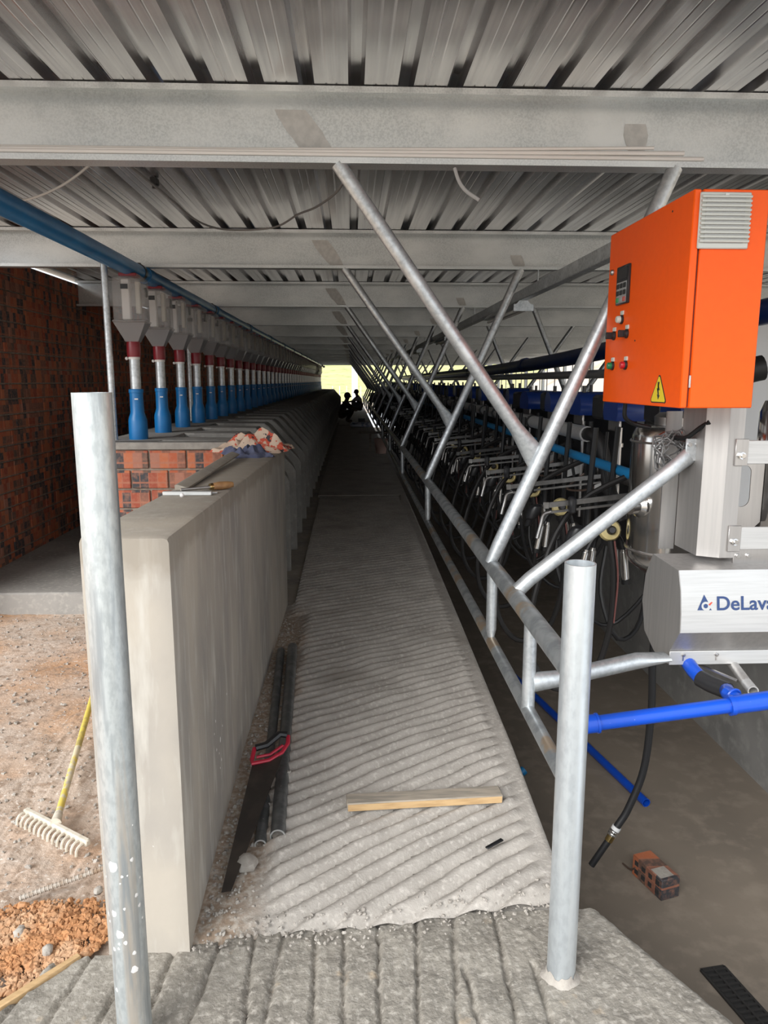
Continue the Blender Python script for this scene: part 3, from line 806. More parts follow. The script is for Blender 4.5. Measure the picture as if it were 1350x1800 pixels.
# outrigger under the stainless cover
MB().tube([(XR + .01, 2.168, .638), (XR + .1, 2.173, .648), (.90, 2.195, .693), (1.0, 2.2, .703)], .0265, 14, flats=[(1.05, 1.2), (1, 1), (1, 1), (1.35, .35)]).build('side_arm', 'galv', t)

# ------------------------------------------------------------------ Y frames carrying the purlins
def yframe(y, mir=False, minor=False):
    f = (lambda x: 3.10 - x) if mir else (lambda x: x)
    ztop = PZB
    i = PY.index(y)
    if mir: lab = (f'slanted pipe frame across the pit, {ORDN[i]} bay away' if i < 12 else 'far slanted pipe frame across the pit')
    else: lab = (f'Y-shaped galvanised pipe frame holding up the {ORDN[i]} purlin' if i < 12 else 'tiny far Y-shaped pipe frame over the railing')
    t = thing('pipe_frame', lab, 'frame', (f(XR), y, ZT_), 'pipe frames across the pit' if mir else 'Y-shaped pipe frames along the railing')
    r = .0275
    B0 = Vector((f(XR - .01), y, ZT_ + .015)); B1 = Vector((f(1.175), y, ztop + .004))
    d = (B1 - B0)
    MB().tube([B0, B0 + d * .05, B0 + d * .5, B1], [r * .8, r, r, r], 16).build('main_leg', 'galv', t)
    J = B0 + d * .275
    A1 = Vector((f(-.04), y, ztop + .004)); e = (A1 - J)
    J2 = J - e.normalized() * .0
    MB().tube([J2 + Vector((0, 0, 0)), J + e * .03, J + e * .12, J + e * .5, A1], r * .96, 16, flats=[(.30, 1.75), (.42, 1.6), (1, 1), (1, 1), (1, 1)]).build('branch', 'galv', t)
    return t
for y in PY:
    if y < YEND - 5: yframe(y)
for y in PY[1:]:
    if y < YEND - 5: yframe(y, True)
# railing across the pit
t = thing('pit_railing', 'plain pipe railing on the opposite edge of the pit', 'railing', (2.55, 5, .25))
MB().tube([(2.55, 4.6, ZT_), (2.55, YEND - 4, ZT_)], .028, 10).build('top_rail', 'galv_rail', t)
MB().tube([(2.55, 4.6, ZB_), (2.55, YEND - 4, ZB_)], .02, 8).build('lower_rail', 'galv_rail', t)
for y in PY[1:-2]: MB().tube([(2.55, y, .23), (2.55, y, ZT_)], .022, 8).build('upright', 'galv', t)

# ------------------------------------------------------------------ lying on and hanging from the first purlin
for i, (x1, dz, dy, r) in enumerate(((1.27, .0, 0, .0085), (1.20, .017, .004, .008), (1.09, .032, .008, .006))):
    lab = ['thick lowest white conduit lying in the nearest purlin', 'middle white conduit lying in the nearest purlin', 'short upper white conduit lying in the nearest purlin'][i]
    z0 = PZB + .030
    MB().tube([(-2.7, 2.786 + dy, z0 + dz * .45), (-.4, 2.786 + dy, z0 + dz * .5), (.4, 2.786 + dy, z0 + dz * .8), (x1, 2.786 + dy, z0 + dz * 1.2)], r, 10).build('white_conduit', 'white_conduit', label=lab, cat='conduit', group='white conduits in the purlin')
MB().tube(spline([(.375, 2.80, 2.316), (.39, 2.79, 2.27), (.415, 2.78, 2.235), (.46, 2.77, 2.203)], 5), .0065, 8).build('cable_end', 'cable_light', label='short pale cable end hanging below the nearest purlin', cat='cable')
MB().tube(spline([(-1.05, 3.4, 2.56), (-.95, 4.1, 2.515), (-.90, 4.66, 2.50), (-.76, 4.88, 2.495), (-.47, 4.80, 2.495), (-.30, 4.55, 2.52), (-.17, 4.28, 2.51), (-.04, 3.9, 2.52), (.02, 3.4, 2.565)], 6), .006, 7).build('roof_cable', 'cable_grey', label='grey cable sagging under the roof between the first two purlins', cat='cable')
MB().tube(spline([(-2.4, 4.3, 2.56), (-1.79, 4.10, 2.50), (-1.69, 4.15, 2.495), (-1.40, 3.89, 2.505), (-1.12, 3.55, 2.54), (-1.0, 3.3, 2.57)], 6), .006, 7).build('roof_cable', 'cable_light', label='pale cable under the roof in the upper left corner', cat='cable')
for i, (x, y) in enumerate(((-.98, 4.0), (.135, 3.35), (1.05, 3.6))):
    MB().box((x, y, 2.555), (.035, .05, .035), None, .004).box((x, y - .012, 2.53), (.018, .014, .02)).build('roof_clip', 'black_plastic', label=['dark clip under the roof at upper left', 'dark clip under the roof beside the long strut', 'dark clip under the roof left of the orange cabinet'][i], cat='clip', group='roof clips')

# overhead trunking and lamps over the pit
t = thing('cable_trunking', 'long metal cable trunking hung over the pit', 'trunking', (1.30, 3.2, 2.16))
MB().bar((1.30, 3.2, 2.20), (1.30, 30, 2.20), .06, .075, .004).build('tray', 'galv', t)
for y in PY[1:10]: MB().tube([(1.30, y, 2.235), (1.30, y, PZB + .004)], .006, 6).build('hanger_rod', 'galv', t)
for i in range(6):
    y = 5.7 + i * 4.2
    lab = f'fluorescent batten lamp under the trunking, {ORDN[i]} one'
    t = thing('batten_lamp', lab, 'lamp', (1.30, y, 2.08), 'batten lamps over the pit')
    MB().prism([(1.27, 2.164), (1.33, 2.164), (1.375, 2.115), (1.225, 2.115)], 'Y', y, y + 1.3).build('housing', 'galv', t, smooth=0)
    MB().tube([(1.27, y + .02, 2.10), (1.27, y + 1.28, 2.10)], .013, 8).tube([(1.33, y + .02, 2.10), (1.33, y + 1.28, 2.10)], .013, 8).build('tube', 'lamp_tube', t)
    MB().box((1.30, y, 2.11), (.15, .02, .05)).build('end_cap', 'galv', t, smooth=0)

# ------------------------------------------------------------------ pipework in the pit
t = thing('navy_vacuum_pipe', 'large navy blue pipe running high above the milking points', 'pipe', (2.0, 5, 1.6))
MB().tube(spline([(2.35, 3.2, 1.98), (2.15, 4.6, 1.90), (2.05, 6.2, 1.80), (2.0, 9, 1.735), (2.0, 14, 1.70), (2.0, 30, 1.68)], 5), .07, 16).build('pipe', 'blue_navy', t)
for (y, z, x) in ((5.4, 1.845, 2.10), (8.6, 1.745, 2.0), (12.5, 1.712, 2.0)):
    MB().tube([(x + .005, y - .06, z + .004), (x - .003, y + .06, z - .003)], .078, 16).build('sleeve', 'blue_navy', t)
MB().tube([(2.12, 4.3, 1.63), (2.08, 12, 1.61), (2.08, 30, 1.61)], .038, 14).build('steel_line', 'stainless_brush', label='slim stainless line under the large navy pipe', cat='pipe')
t = thing('stainless_milk_line', 'stainless milk pipe running below the blue domes', 'pipe', (1.30, 3.9, 1.2))
MB().tube([(1.27, 3.95, 1.285), (1.29, 10, 1.29), (1.30, 33, 1.29)], .042, 16).build('pipe', 'stainless_brush', t)
cl = MB().tube([(1.27, 4.50, 1.286), (1.27, 4.53, 1.286)], .047, 14).build('pipe_clamp', 'black_plastic', t)
for k in range(1, 16):
    c = cl.copy(); COL.objects.link(c); c.parent = t; c.location.y += .65 * k
MB().tube(spline([(1.27, 3.97, 1.285), (1.285, 3.90, 1.285), (1.31, 3.85, 1.25), (1.325, 3.82, 1.16), (1.345, 3.79, 1.02), (1.40, 3.72, .85)], 5), .036, 14).build('rubber_bend', 'hose_striped', t)
MB().tube([(1.22, 2.92, 1.165), (1.235, 10, 1.19), (1.25, 33, 1.19)], .024, 12).build('light_blue_line', 'blue_line', label='bright blue slim pipe running below the stainless milk line', cat='pipe')
MB().tube([(1.465, 3.0, 1.06), (1.465, 33, 1.10)], .040, 12).build('wash_line', 'stainless', label='lower stainless wash pipe behind the milking arms', cat='pipe')
# dark back plate that carries the milking points
MB().prism([(1.52, .62), (1.56, .62), (1.56, 1.36), (1.52, 1.36)], 'Y', 3.9, 34).build('equipment_panel', 'black_plastic', label='dark panel behind the row of milking points', cat='panel')

MB().bar((.932, 3.12, 1.548), (.846, 3.10, 1.374), .006, .026, .001).build('flat_bar', 'pipe_cut', label='thin flat steel bar hanging beside the nearest slanted frame leg', cat='bar')
# ------------------------------------------------------------------ milking points
def make_point():
    t = thing('milking_point', '', 'milking point', (0, 0, 0), 'milking points along the pit', local=True)
    # support arm, two bars ending in a bent tip (reaches towards the walkway = -x)
    MB().bar((-.46, 0, .0), (.16, .05, .06), .010, .022).bar((-.44, 0, -.03), (.16, .05, .028), .008, .010).build('arm', 'steel_dull', t, local=True)
    MB().tube(spline([(-.44, 0, -.028), (-.47, 0, -.04), (-.482, -.01, -.075), (-.50, -.02, -.14)], 4), .0085, 10).build('arm_tip', 'steel_dull', t, local=True)
    MB().box((-.462, -.004, .0), (.026, .006, .030), None, .002).build('arm_plate', 'steel_dull', t, local=True)
    MB().box((-.35, 0, .0), (.03, .05, .07), None, .008).build('arm_clip', 'black_plastic', t, local=True)
    MB().tube([(.12, .04, -.28), (.12, .04, .30)], .014, 10).tube([(.12, .04, .2), (.12, .04, .22)], .022, 10).build('stand', 'stainless', t, local=True)
    MB().prism([(.0, -.045), (.12, -.01), (.12, .05), (.0, .0)], 'Y', .035, .042).build('gusset', 'stainless_brush', t, local=True, smooth=0)
    # claw with four teat cups
    cx, cy, cz = -.20, -.05, -.10
    cw = MB().lathe([(.012, -.012), (.034, -.012), (.046, -.004), (.048, .010), (.040, .024), (.018, .030)], (cx, cy, cz), (-.15, -1, .2), 18).build('claw_bowl', 'claw_bowl', t, local=True)
    MB().torus((cx, cy - .012, cz), (-.15, -1, .2), .036, .006, 18, 6).build('claw_ring', 'brass', cw, local=True)
    MB().lathe([(.016, -.01), (.02, .0), (.02, .02), (.012, .034)], (cx, cy - .02, cz + .004), (-.15, -1, .2), 12).build('claw_cap', 'black_plastic', cw, local=True)
    for (dx, dy, lx) in ((-.055, .02, -.10), (-.03, .06, -.05), (.05, .02, .07), (.03, .06, .05)):
        a = Vector((cx + dx * .7, cy + dy, cz - .02)); b = Vector((cx + dx + lx * .35, cy + dy, cz - .10)); c = b + Vector((lx * .22, 0, -.12))
        tc = MB().tube([b + (b - c) * .10, b, b, c], [.012, .012, .017, .017], 10).build('teat_cup', 'stainless_polish', t, local=True)
        MB().tube(spline([a, a + Vector((dx * .5, 0, -.03)), b], 3), .010, 8).build('liner', 'black_rubber', tc, local=True)
        MB().tube([c, c + (c - b) * .18], .020, 10).build('cup_rim', 'black_rubber', tc, local=True)
    # milk hoses looping down and back to the line
    MB().tube(spline([(cx, cy - .02, cz - .04), (cx + .02, cy - .03, -.30), (cx + .015, cy - .02, -.55), (cx - .05, cy, -.76), (cx - .2, cy + .03, -.82), (cx - .30, cy + .08, -.66), (cx - .27, cy + .1, -.35), (cx - .1, cy + .16, -.02), (.08, .1, .18)], 5), .0135, 9).build('milk_hose', 'hose_striped', t, local=True)
    MB().tube(spline([(cx + .014, cy - .034, cz - .04), (cx + .034, cy - .043, -.30), (cx + .030, cy - .033, -.50)], 5), .004, 6).build('hose_stripe', 'hose_stripe', t, local=True)
    MB().tube(spline([(.04, .0, .28), (.02, -.05, .12), (.05, -.08, -.12), (.02, -.02, -.34), (-.14, .06, -.56), (-.32, .05, -.42), (-.40, .0, -.15)], 5), .009, 8).build('pulse_hose', 'black_rubber', t, local=True)
    MB().tube(spline([(.10, .05, .12), (.02, .1, -.02), (-.12, .12, -.03), (-.05, .06, .06)], 5), .006, 6).build('twin_tube', 'brown_hose', t, local=True)
    # hanging rubber drop and plug
    for (hx, hy, hz) in ((-.22, .16, -.12), (-.10, .22, -.22), (.03, .26, -.30)):
        MB().tube(spline([(hx + .01, hy, .32), (hx - .005, hy, .05), (hx - .012, hy - .01, hz)], 3), .013, 9).build('drop_hose', 'black_rubber', t, local=True)
    MB().tube(spline([(-.14, .14, -.2), (-.17, .10, -.42), (-.10, .05, -.62), (.02, .1, -.55), (.06, .16, -.25), (.05, .2, .1)], 4), .011, 8).build('wash_hose', 'black_rubber', t, local=True)
    MB().lathe([(.012, .03), (.03, .02), (.036, .0), (.034, -.05), (.022, -.06), (.018, -.10)], (-.29, .12, -.14), (.35, -.2, 1), 12).build('washer_cup', 'black_plastic', t, local=True)
    MB().lathe([(.012, .03), (.026, .02), (.032, .0), (.030, -.045), (.018, -.05)], (-.14, .14, -.16), (-.1, -.1, 1), 12).build('washer_cup', 'black_plastic', t, local=True)
    # blue dome meter above
    mb = MB().prism([(-.09, .0), (-.105, .03)] + [(.105 * math.cos(R(180 - q * 15)), .05 + .085 * math.sin(R(180 - q * 15))) for q in range(13)] + [(.105, .03), (.09, .0)], 'X', -.09, .09)
    mb.v = [v + Vector((.14, .0, .34)) for v in mb.v]
    dm_ = mb.build('blue_meter', 'blue_dome', t, local=True)
    MB().box((.14, .215, .40), (.17, .20, .13), None, .015).build('meter_cover', 'black_plastic', dm_, local=True)
    MB().tube([(.09, -.03, .47), (.09, -.03, .51)], .012, 8).tube([(.16, .05, .47), (.16, .05, .515)], .010, 8).build('meter_nipple', 'black_plastic', dm_, local=True)
    MB().box((.07, -.02, .315), (.012, .16, .055), None, .003).build('bracket', 'stainless', t, local=True)
    return t
mp = make_point(); random.seed(11)
YM0 = 3.08
for k in range(46):
    o = mp if k == 0 else copy_tree(mp)
    if k == 0:
        o.location = (1.29, YM0, 1.045)
    else: o.location = (1.27 + random.uniform(-.012, .012), YM0 + SP * k + random.uniform(-.03, .03), 1.03 + random.uniform(-.015, .015))
    o.rotation_euler = (0, 0, R(random.uniform(-5, 5)))
    if k < 12: o['label'] = f'milking point with steel arm, claw and black hoses, {ORDN[k]} along the pit'
    else: o['label'] = 'distant dark milking point past the twelfth one along the pit'
    if k == 0:
        for ch in list(o.children):
            pass

# ------------------------------------------------------------------ orange control cabinet
CX0, CX1, CY0, CY1, CZ0, CZ1 = .94, 1.152, 2.10, 2.76, 1.492, 2.085
t = thing('control_cabinet', 'orange steel electrical control cabinet with vent grille and buttons', 'cabinet', ((CX0 + CX1) / 2, (CY0 + CY1) / 2, CZ0))
MB().box(((CX0 + CX1) / 2 + .013, (CY0 + CY1) / 2, (CZ0 + CZ1) / 2), (CX1 - CX0 - .026, CY1 - CY0, CZ1 - CZ0), None, .003).build('body', 'orange_paint', t)
MB().box((CX0 + .0235, (CY0 + CY1) / 2, (CZ0 + CZ1) / 2), (.004, CY1 - CY0 - .012, CZ1 - CZ0 - .012)).build('door_seal', 'seal_dark', t, smooth=0)
door = MB().box((CX0 + .0105, (CY0 + CY1) / 2, (CZ0 + CZ1) / 2), (.021, CY1 - CY0, CZ1 - CZ0), None, .003).build('door', 'orange_paint', t)
for z in (CZ0 + .075, CZ1 - .075):
    MB().box((CX0 + .0235, CY0 - .001, z), (.005, .006, .035), None, .001).build('hinge', 'stainless_brush', t)
# vent grille on the narrow side
gx0, gx1, gz0, gz1 = .955, 1.098, 1.928, 2.076
gr = MB().box(((gx0 + gx1) / 2, CY0 - .004, (gz0 + gz1) / 2), (gx1 - gx0, .008, gz1 - gz0), None, .003).build('vent_grille', 'grille_plastic', t)
MB().box(((gx0 + gx1) / 2, CY0 - .0085, (gz0 + gz1) / 2), (gx1 - gx0 - .034, .002, gz1 - gz0 - .028)).build('vent_opening', 'cable_light', gr, smooth=0)
for k in range(11):
    z = gz0 + .020 + k * (gz1 - gz0 - .032) / 10
    MB().box(((gx0 + gx1) / 2, CY0 - .012, z), (gx1 - gx0 - .004, .009, .0062), Matrix.Rotation(R(22), 3, 'X'), .001).build('slat', 'grille_plastic', gr)
MB().box(((gx0 + gx1) / 2, CY0 - .011, gz1 - .008), (.010, .004, .006)).build('vent_catch', 'white_plastic', gr, smooth=0)
XF = CX0    # door face
kp = MB().box((XF - .004, 2.597, 1.893), (.010, .112, .128), None, .002).build('keypad', 'black_plastic', door)
MB().box((XF - .0095, 2.597, 1.930), (.002, .088, .036)).build('display', 'dark_recess', kp, smooth=0)
MB().box((XF - .0095, 2.597, 1.868), (.002, .090, .070)).build('key_field', 'key_grey', kp, smooth=0)
for r in range(3):
    for c in range(3):
        mm = 'dark_recess' if r < 2 else ('key_green', 'key_grey', 'key_red')[2 - c]
        MB().box((XF - .0115, 2.565 + c * .032, 1.890 - r * .023), (.004, .024, .016), None, .002).build('key', mm, kp)
def button(y, z, m, kind):
    b_ = MB().lathe([(.0155, 0), (.0155, .006), (.013, .008)], (XF, y, z), (-1, 0, 0), 16).build('switch', 'black_plastic', door)
    MB().box((XF - .002, y - .002, z + .022), (.005, .026, .014), None, .001).build('legend_plate', 'lamp_clear', b_)
    if kind == 'knob':
        MB().lathe([(.0125, .006), (.0125, .014)], (XF, y, z), (-1, 0, 0), 14).box((XF - .022, y, z), (.020, .009, .024), None, .002).build('selector_knob', 'black_plastic', b_)
    else: MB().lathe([(.012, .006), (.012, .018), (.010, .021)], (XF, y, z), (-1, 0, 0), 14).build('push_cap', m, b_)
button(2.60, 1.778, 'lamp_clear', 'cap'); button(2.668, 1.727, None, 'knob'); button(2.545, 1.727, None, 'knob')
button(2.668, 1.622, 'button_green', 'cap'); button(2.540, 1.622, 'button_red', 'cap')
MB().lathe([(.010, 0), (.010, .006), (.007, .010)], (XF, 2.715, 1.950), (-1, 0, 0), 12).build('door_lock', 'stainless', door)
for (y, z) in ((2.235, 2.055), (2.47, 1.70)): MB().lathe([(.003, 0), (.003, .0015)], (XF, y, z), (-1, 0, 0), 8).build('screw', 'dark_recess', door)
def tri(y0, z0, w, h, d, rnd):
    pts = []
    for (cy, cz, a0) in ((y0 - w / 2 + rnd, z0 + rnd, 180), (y0 + w / 2 - rnd, z0 + rnd, 270), (y0, z0 + h - rnd * 1.6, 30)):
        for q in range(5): a = R(a0 + q * 30); pts.append((cy + rnd * math.cos(a), cz + rnd * math.sin(a)))
    return MB().prism(pts, 'X', XF - d, XF)
sg = tri(2.252, 1.502, .112, .090, .0012, .009).build('warning_sign', 'black_plastic', door, smooth=0)
tri(2.252, 1.5055, .100, .080, .0020, .006).build('sign_face', 'sign_yellow', sg, smooth=0)
pts = [(2.258, 1.566), (2.246, 1.566), (2.262, 1.541), (2.254, 1.541), (2.258, 1.526), (2.264, 1.526), (2.254, 1.513), (2.246, 1.528), (2.251, 1.528), (2.243, 1.5465), (2.251, 1.5465)]
pts = [(2.252 - (y - 2.252) * 1.1, z) for (y, z) in pts]
MB().prism(pts, 'X', XF - .0028, XF - .0018).build('lightning_bolt', 'dark_recess', sg, smooth=0)

# ------------------------------------------------------------------ stainless stand, tanks and cover
t = thing('stainless_column', 'folded stainless steel column carrying the orange cabinet', 'column', (1.19, 2.40, .97))
MB().prism([(1.135, 2.50), (1.135, 2.335), (1.195, 2.30), (1.245, 2.30), (1.245, 2.303), (1.196, 2.303), (1.139, 2.337), (1.139, 2.50)], 'Z', 1.00, 1.50).build('front_channel', 'stainless_satin', t, smooth=0)
MB().box((1.125, 2.55, 1.22), (.055, .008, .49)).build('back_plate', 'stainless_satin', t, smooth=0)
for (x, y) in ((1.262, 2.40), (1.285, 2.42), (1.31, 2.46)): MB().tube([(x, y, .97), (x, y, 1.52)], .012, 10).build('riser', 'stainless_polish', t)
for z in (1.345, 1.065):
    br = MB().box((1.325, 2.30, z), (.15, .006, .075), None, .002).build('cross_bracket', 'stainless_brush', t)
    MB().box((1.238, 2.296, z), (.042, .006, .085), None, .001).build('lug', 'stainless', br)
    MB().lathe([(.012, 0), (.012, .008), (.007, .009), (.007, .015)], (1.238, 2.294, z - .01), (0, -1, 0), 8).build('bolt', 'stainless_polish', br)
MB().box((1.31, 2.31, 1.005), (.13, .006, .06), None, .002).build('lower_bracket', 'stainless', t)
for x in (1.262, 1.298): MB().lathe([(.008, 0), (.008, .007)], (x, 2.306, 1.005), (0, -1, 0), 8).build('bolt', 'stainless_polish', t)
sl = MB()
outer = []; inner = []
for q in range(24):
    a = 2 * PI * q / 24; cx_, cz_ = math.cos(a), math.sin(a)
    inner.append((1.372 + .030 * cx_, 1.205 + .045 * (1 if cz_ > 0 else -1) + .030 * cz_))
    m_ = max(abs(cx_) / .075, abs(cz_) / .16); outer.append((1.372 + cx_ / m_, 1.205 + cz_ / m_))
vs = [(x, 2.52, z) for x, z in outer] + [(x, 2.52, z) for x, z in inner] + [(x, 2.524, z) for x, z in outer] + [(x, 2.524, z) for x, z in inner]
fs = []
for q in range(24):
    p = (q + 1) % 24
    fs += [[q, p, 24 + p, 24 + q], [48 + q, 72 + q, 72 + p, 48 + p], [24 + q, 24 + p, 72 + p, 72 + q], [q, 48 + q, 48 + p, p]]
sl.add(vs, fs).build('slotted_plate', 'stainless', t, smooth=0)

t = thing('receiver_tank', 'round stainless receiver tank behind the column, below the cabinet', 'tank', (1.31, 2.86, .8))
MB().lathe([(.03, .74), (.10, .78), (.185, .845), (.197, .875), (.2, .90), (.2, 1.33), (.197, 1.36), (.185, 1.385), (.16, 1.395), (.02, 1.40)], (1.31, 2.86, 0), n=40).build('vessel', 'stainless_polish', t, smooth=50)
MB().torus((1.31, 2.86, .905), (0, 0, 1), .2, .006, 40, 6).build('seam', 'stainless', t)
MB().torus((1.31, 2.86, 1.335), (0, 0, 1), .201, .005, 40, 6).build('seam', 'stainless', t)
MB().lathe([(.02, 1.395), (.135, 1.398), (.137, 1.43), (.12, 1.445), (.02, 1.45)], (1.33, 2.86, 0), n=32).build('lid', 'stainless', t, smooth=50)
MB().box((1.155, 2.70, 1.27), (.03, .02, .10), None, .004).build('clamp', 'stainless', t)
MB().lathe([(.045, 0), (.045, .03), (.03, .045), (.03, .08)], (1.14, 2.80, 1.09), (-.9, -.4, 0), 16).build('side_port', 'stainless_polish', t)
MB().tube(spline([(1.31, 2.86, .78), (1.31, 2.86, .70), (1.36, 2.87, .66), (1.52, 2.88, .66), (1.9, 2.88, .66), (2.46, 2.88, .66)], 3), .03, 12).build('drain_line', 'stainless', t)
t = thing('milk_filter', 'stainless cylinder with black base at the right edge', 'tank', (1.57, 2.55, .93))
MB().lathe([(.09, 1.0), (.125, 1.03), (.125, 1.46), (.11, 1.50), (.02, 1.51)], (1.57, 2.55, 0), n=32).build('vessel', 'stainless_polish', t, smooth=50)
MB().lathe([(.05, .90), (.07, .93), (.135, .985), (.138, 1.02), (.128, 1.035)], (1.57, 2.55, 0), n=32).build('base', 'black_rubber', t, smooth=50)
MB().tube(spline([(1.30, 2.32, .985), (1.33, 2.34, .985), (1.37, 2.4, .98), (1.45, 2.5, .96)], 4), .012, 8).lathe([(.02, 0), (.02, .03)], (1.345, 2.33, .985), (1, .2, 0), 8).build('valve', 'stainless_polish', t)
# big black bend and white board right of the cabinet
MB().tube(spline([(1.62, 2.9, 1.62), (1.50, 2.92, 1.60), (1.41, 2.95, 1.66), (1.39, 2.97, 1.80), (1.42, 3.0, 2.0)], 5), .05, 14).build('rubber_bend', 'black_rubber', label='thick black rubber bend at the right edge beside the cabinet', cat='hose')
t = thing('notice_board', 'white printed board right of the cabinet at the frame edge', 'board', (2.95, 4.6, .25))
MB().box((2.95, 4.6, 1.30), (1.0, .03, 1.5), None, .004).build('panel', 'board_white', t)
MB().box((2.62, 4.65, .65), (.05, .05, .85)).build('leg', 'galv', t, smooth=0)
MB().box((3.3, 4.65, .65), (.05, .05, .85)).build('leg', 'galv', t, smooth=0)

# motor cover with the maker's mark
t = thing('stainless_cover', 'brushed stainless motor cover with blue lettering', 'cover', (1.28, 2.34, .56))
side = [(2.262, .655), (2.253, .700), (2.188, .785), (2.192, .85), (2.205, .92), (2.228, .978), (2.43, .985), (2.48, .90), (2.495, .80), (2.46, .70), (2.37, .658)]
MB().prism(side, 'X', 1.03, 1.82).build('shell', 'stainless_satin', t, smooth=0)
MB().add([(1.032, 2.2275, .979), (1.82, 2.2275, .979), (1.032, 2.2035, .92), (1.82, 2.2035, .92), (1.032, 2.1905, .85), (1.82, 2.1905, .85), (1.032, 2.1865, .786), (1.82, 2.1865, .786)],
         [[0, 1, 3, 2], [2, 3, 5, 4], [4, 5, 7, 6]]).build('front_plate', 'stainless_brush', t, smooth=80, fix=False)
fl = MB().box((1.425, 2.250, .678), (.79, .004, .046), None, .001).build('lower_flange', 'stainless_brush', t)
for x in (1.075, 1.185): MB().lathe([(.0065, 0), (.0065, .005), (.004, .006)], (x, 2.248, .690), (0, -1, 0), 8).box((x, 2.2475, .678), (.005, .002, .018)).build('screw', 'stainless', fl)
cu = bpy.data.curves.new('lettering', 'FONT'); cu.body = 'DeLaval'; cu.size = .062; cu.extrude = .0006; cu.offset = .0008
to = bpy.data.objects.new('lettering_tmp', cu); COL.objects.link(to)
bpy.context.view_layer.update()
tm = bpy.data.meshes.new_from_object(to.evaluated_get(bpy.context.evaluated_depsgraph_get()))
bpy.data.objects.remove(to, do_unlink=True)
# front plate leans: normal from (2.2035,.92) to (2.1905,.85)
lean = math.atan2(2.2035 - 2.1905, .07)
lx = MB(); Mx = Matrix.Translation((1.142, 2.1925, .858)) @ Matrix.Rotation(R(90) - lean, 4, 'X')
lx.v = [Mx @ Vector((v.co.x * 1.02, v.co.y, v.co.z + .002)) for v in tm.vertices]; lx.f = [list(p.vertices) for p in tm.polygons]
lx.build('lettering', 'logo_blue', t, smooth=0, label='blue letters reading DeLaval')
def plate_poly(pts, d=.0006): 
    mb = MB(); M_ = Matrix.Translation((1.083, 2.1925, .858)) @ Matrix.Rotation(R(90) - lean, 4, 'X')
    n_ = len(pts); vs = [M_ @ Vector((x, y, h)) for h in (.0012, .0012 + d) for x, y in pts]
    return mb.add(vs, [[k, (k + 1) % n_, n_ + (k + 1) % n_, n_ + k] for k in range(n_)] + [list(range(n_))[::-1], [n_ + k for k in range(n_)]])
arc = [(.027 + .014 * math.cos(R(a)), .013 + .014 * math.sin(R(a))) for a in range(60, 251, 19)]
plate_poly([(0, 0), (.022, .049), (.034, .027)] + arc[0:] + [(.020, 0)]).build('emblem', 'logo_blue', t, smooth=0)
plate_poly([(.027 + .007 * math.cos(R(a)), .013 + .007 * math.sin(R(a))) for a in range(0, 360, 30)]).build('emblem_dot', 'logo_blue', t, smooth=0)
plate_poly([(.036, .018), (.046, .026), (.049, .024), (.040, .014)]).build('emblem_flame', 'logo_red', t, smooth=0)
plate_poly([(.038, .0), (.046, .0), (.042, .006)]).build('emblem_foot', 'logo_blue', t, smooth=0)
for y in (2.30, 2.44): MB().tube([(1.79, y, .66), (1.79, y, -.85)], .02, 10).build('leg', 'stainless', t)
MB().tube([(1.16, 2.34, .66), (1.16, 2.30, .655)], .02, 10).build('boss', 'stainless', t)

# brace from the railing to the column
t = thing('brace_pipe', 'galvanised diagonal brace pipe from the railing to the stainless column', 'pipe', (XR, 2.404, ZT_))
MB().tube([(XR + .01, 2.404, .868), (.60, 2.404, .908), (1.06, 2.40, 1.278), (1.118, 2.40, 1.325)], .0245, 16, flats=[(1, 1), (1, 1), (1, 1), (.45, 1.2)]).build('tube', 'galv', t)
pl = MB().box((1.126, 2.395, 1.345), (.05, .008, .075), None, .002).build('end_plate', 'galv', t)
for x in (1.113, 1.138): MB().lathe([(.007, 0), (.007, .006)], (x, 2.391, 1.362), (0, -1, 0), 8).build('bolt', 'stainless', pl)

# coil of grey cable
mb = MB(); random.seed(5); pts = []
for q in range(150):
    a = q * .52; rr = .045 + .013 * math.sin(q * 1.7) + .006 * math.sin(q * .37)
    pts.append((1.085 + rr * math.cos(a) + .012 * math.sin(q * .11), 2.47 + .03 * math.sin(q * .83), 1.335 + rr * math.sin(a) * 1.1 + .012 * math.cos(q * .17)))
mb.tube(pts, .0028, 5).build('cable_coil', 'cable_grey', label='tangled coil of thin grey cable on the tank front', cat='cable')
MB().tube(spline([(.99, 2.66, 1.49), (.995, 2.67, 1.44), (1.03, 2.68, 1.415), (1.09, 2.66, 1.40)], 5), .008, 8).build('cabinet_cable', 'black_rubber', label='black cable curving out under the orange cabinet', cat='cable')
MB().tube(spline([(1.09, 2.45, 1.38), (1.105, 2.40, 1.385), (1.13, 2.36, 1.42), (1.145, 2.33, 1.44)], 5), .008, 8).build('cabinet_cable', 'black_rubber', label='black cable from the coil up to the stainless column', cat='cable')
# outlet pipe below the cover
t = thing('outlet_pipe', 'short grey open pipe stub under the stainless cover', 'pipe', (1.22, 2.08, .60))
MB().pipe((1.232, 2.14, .636), (1.222, 2.08, .634), .0165, .0035, 18).build('stub', 'stainless_brush', t)
MB().tube([(1.231, 2.135, .636), (1.25, 2.25, .645), (1.26, 2.34, .66)], .0165, 12).build('run', 'stainless_satin', t)
MB().tube([(1.215, 2.16, .633), (1.09, 2.42, .64)], .006, 8).build('rod', 'stainless', t)

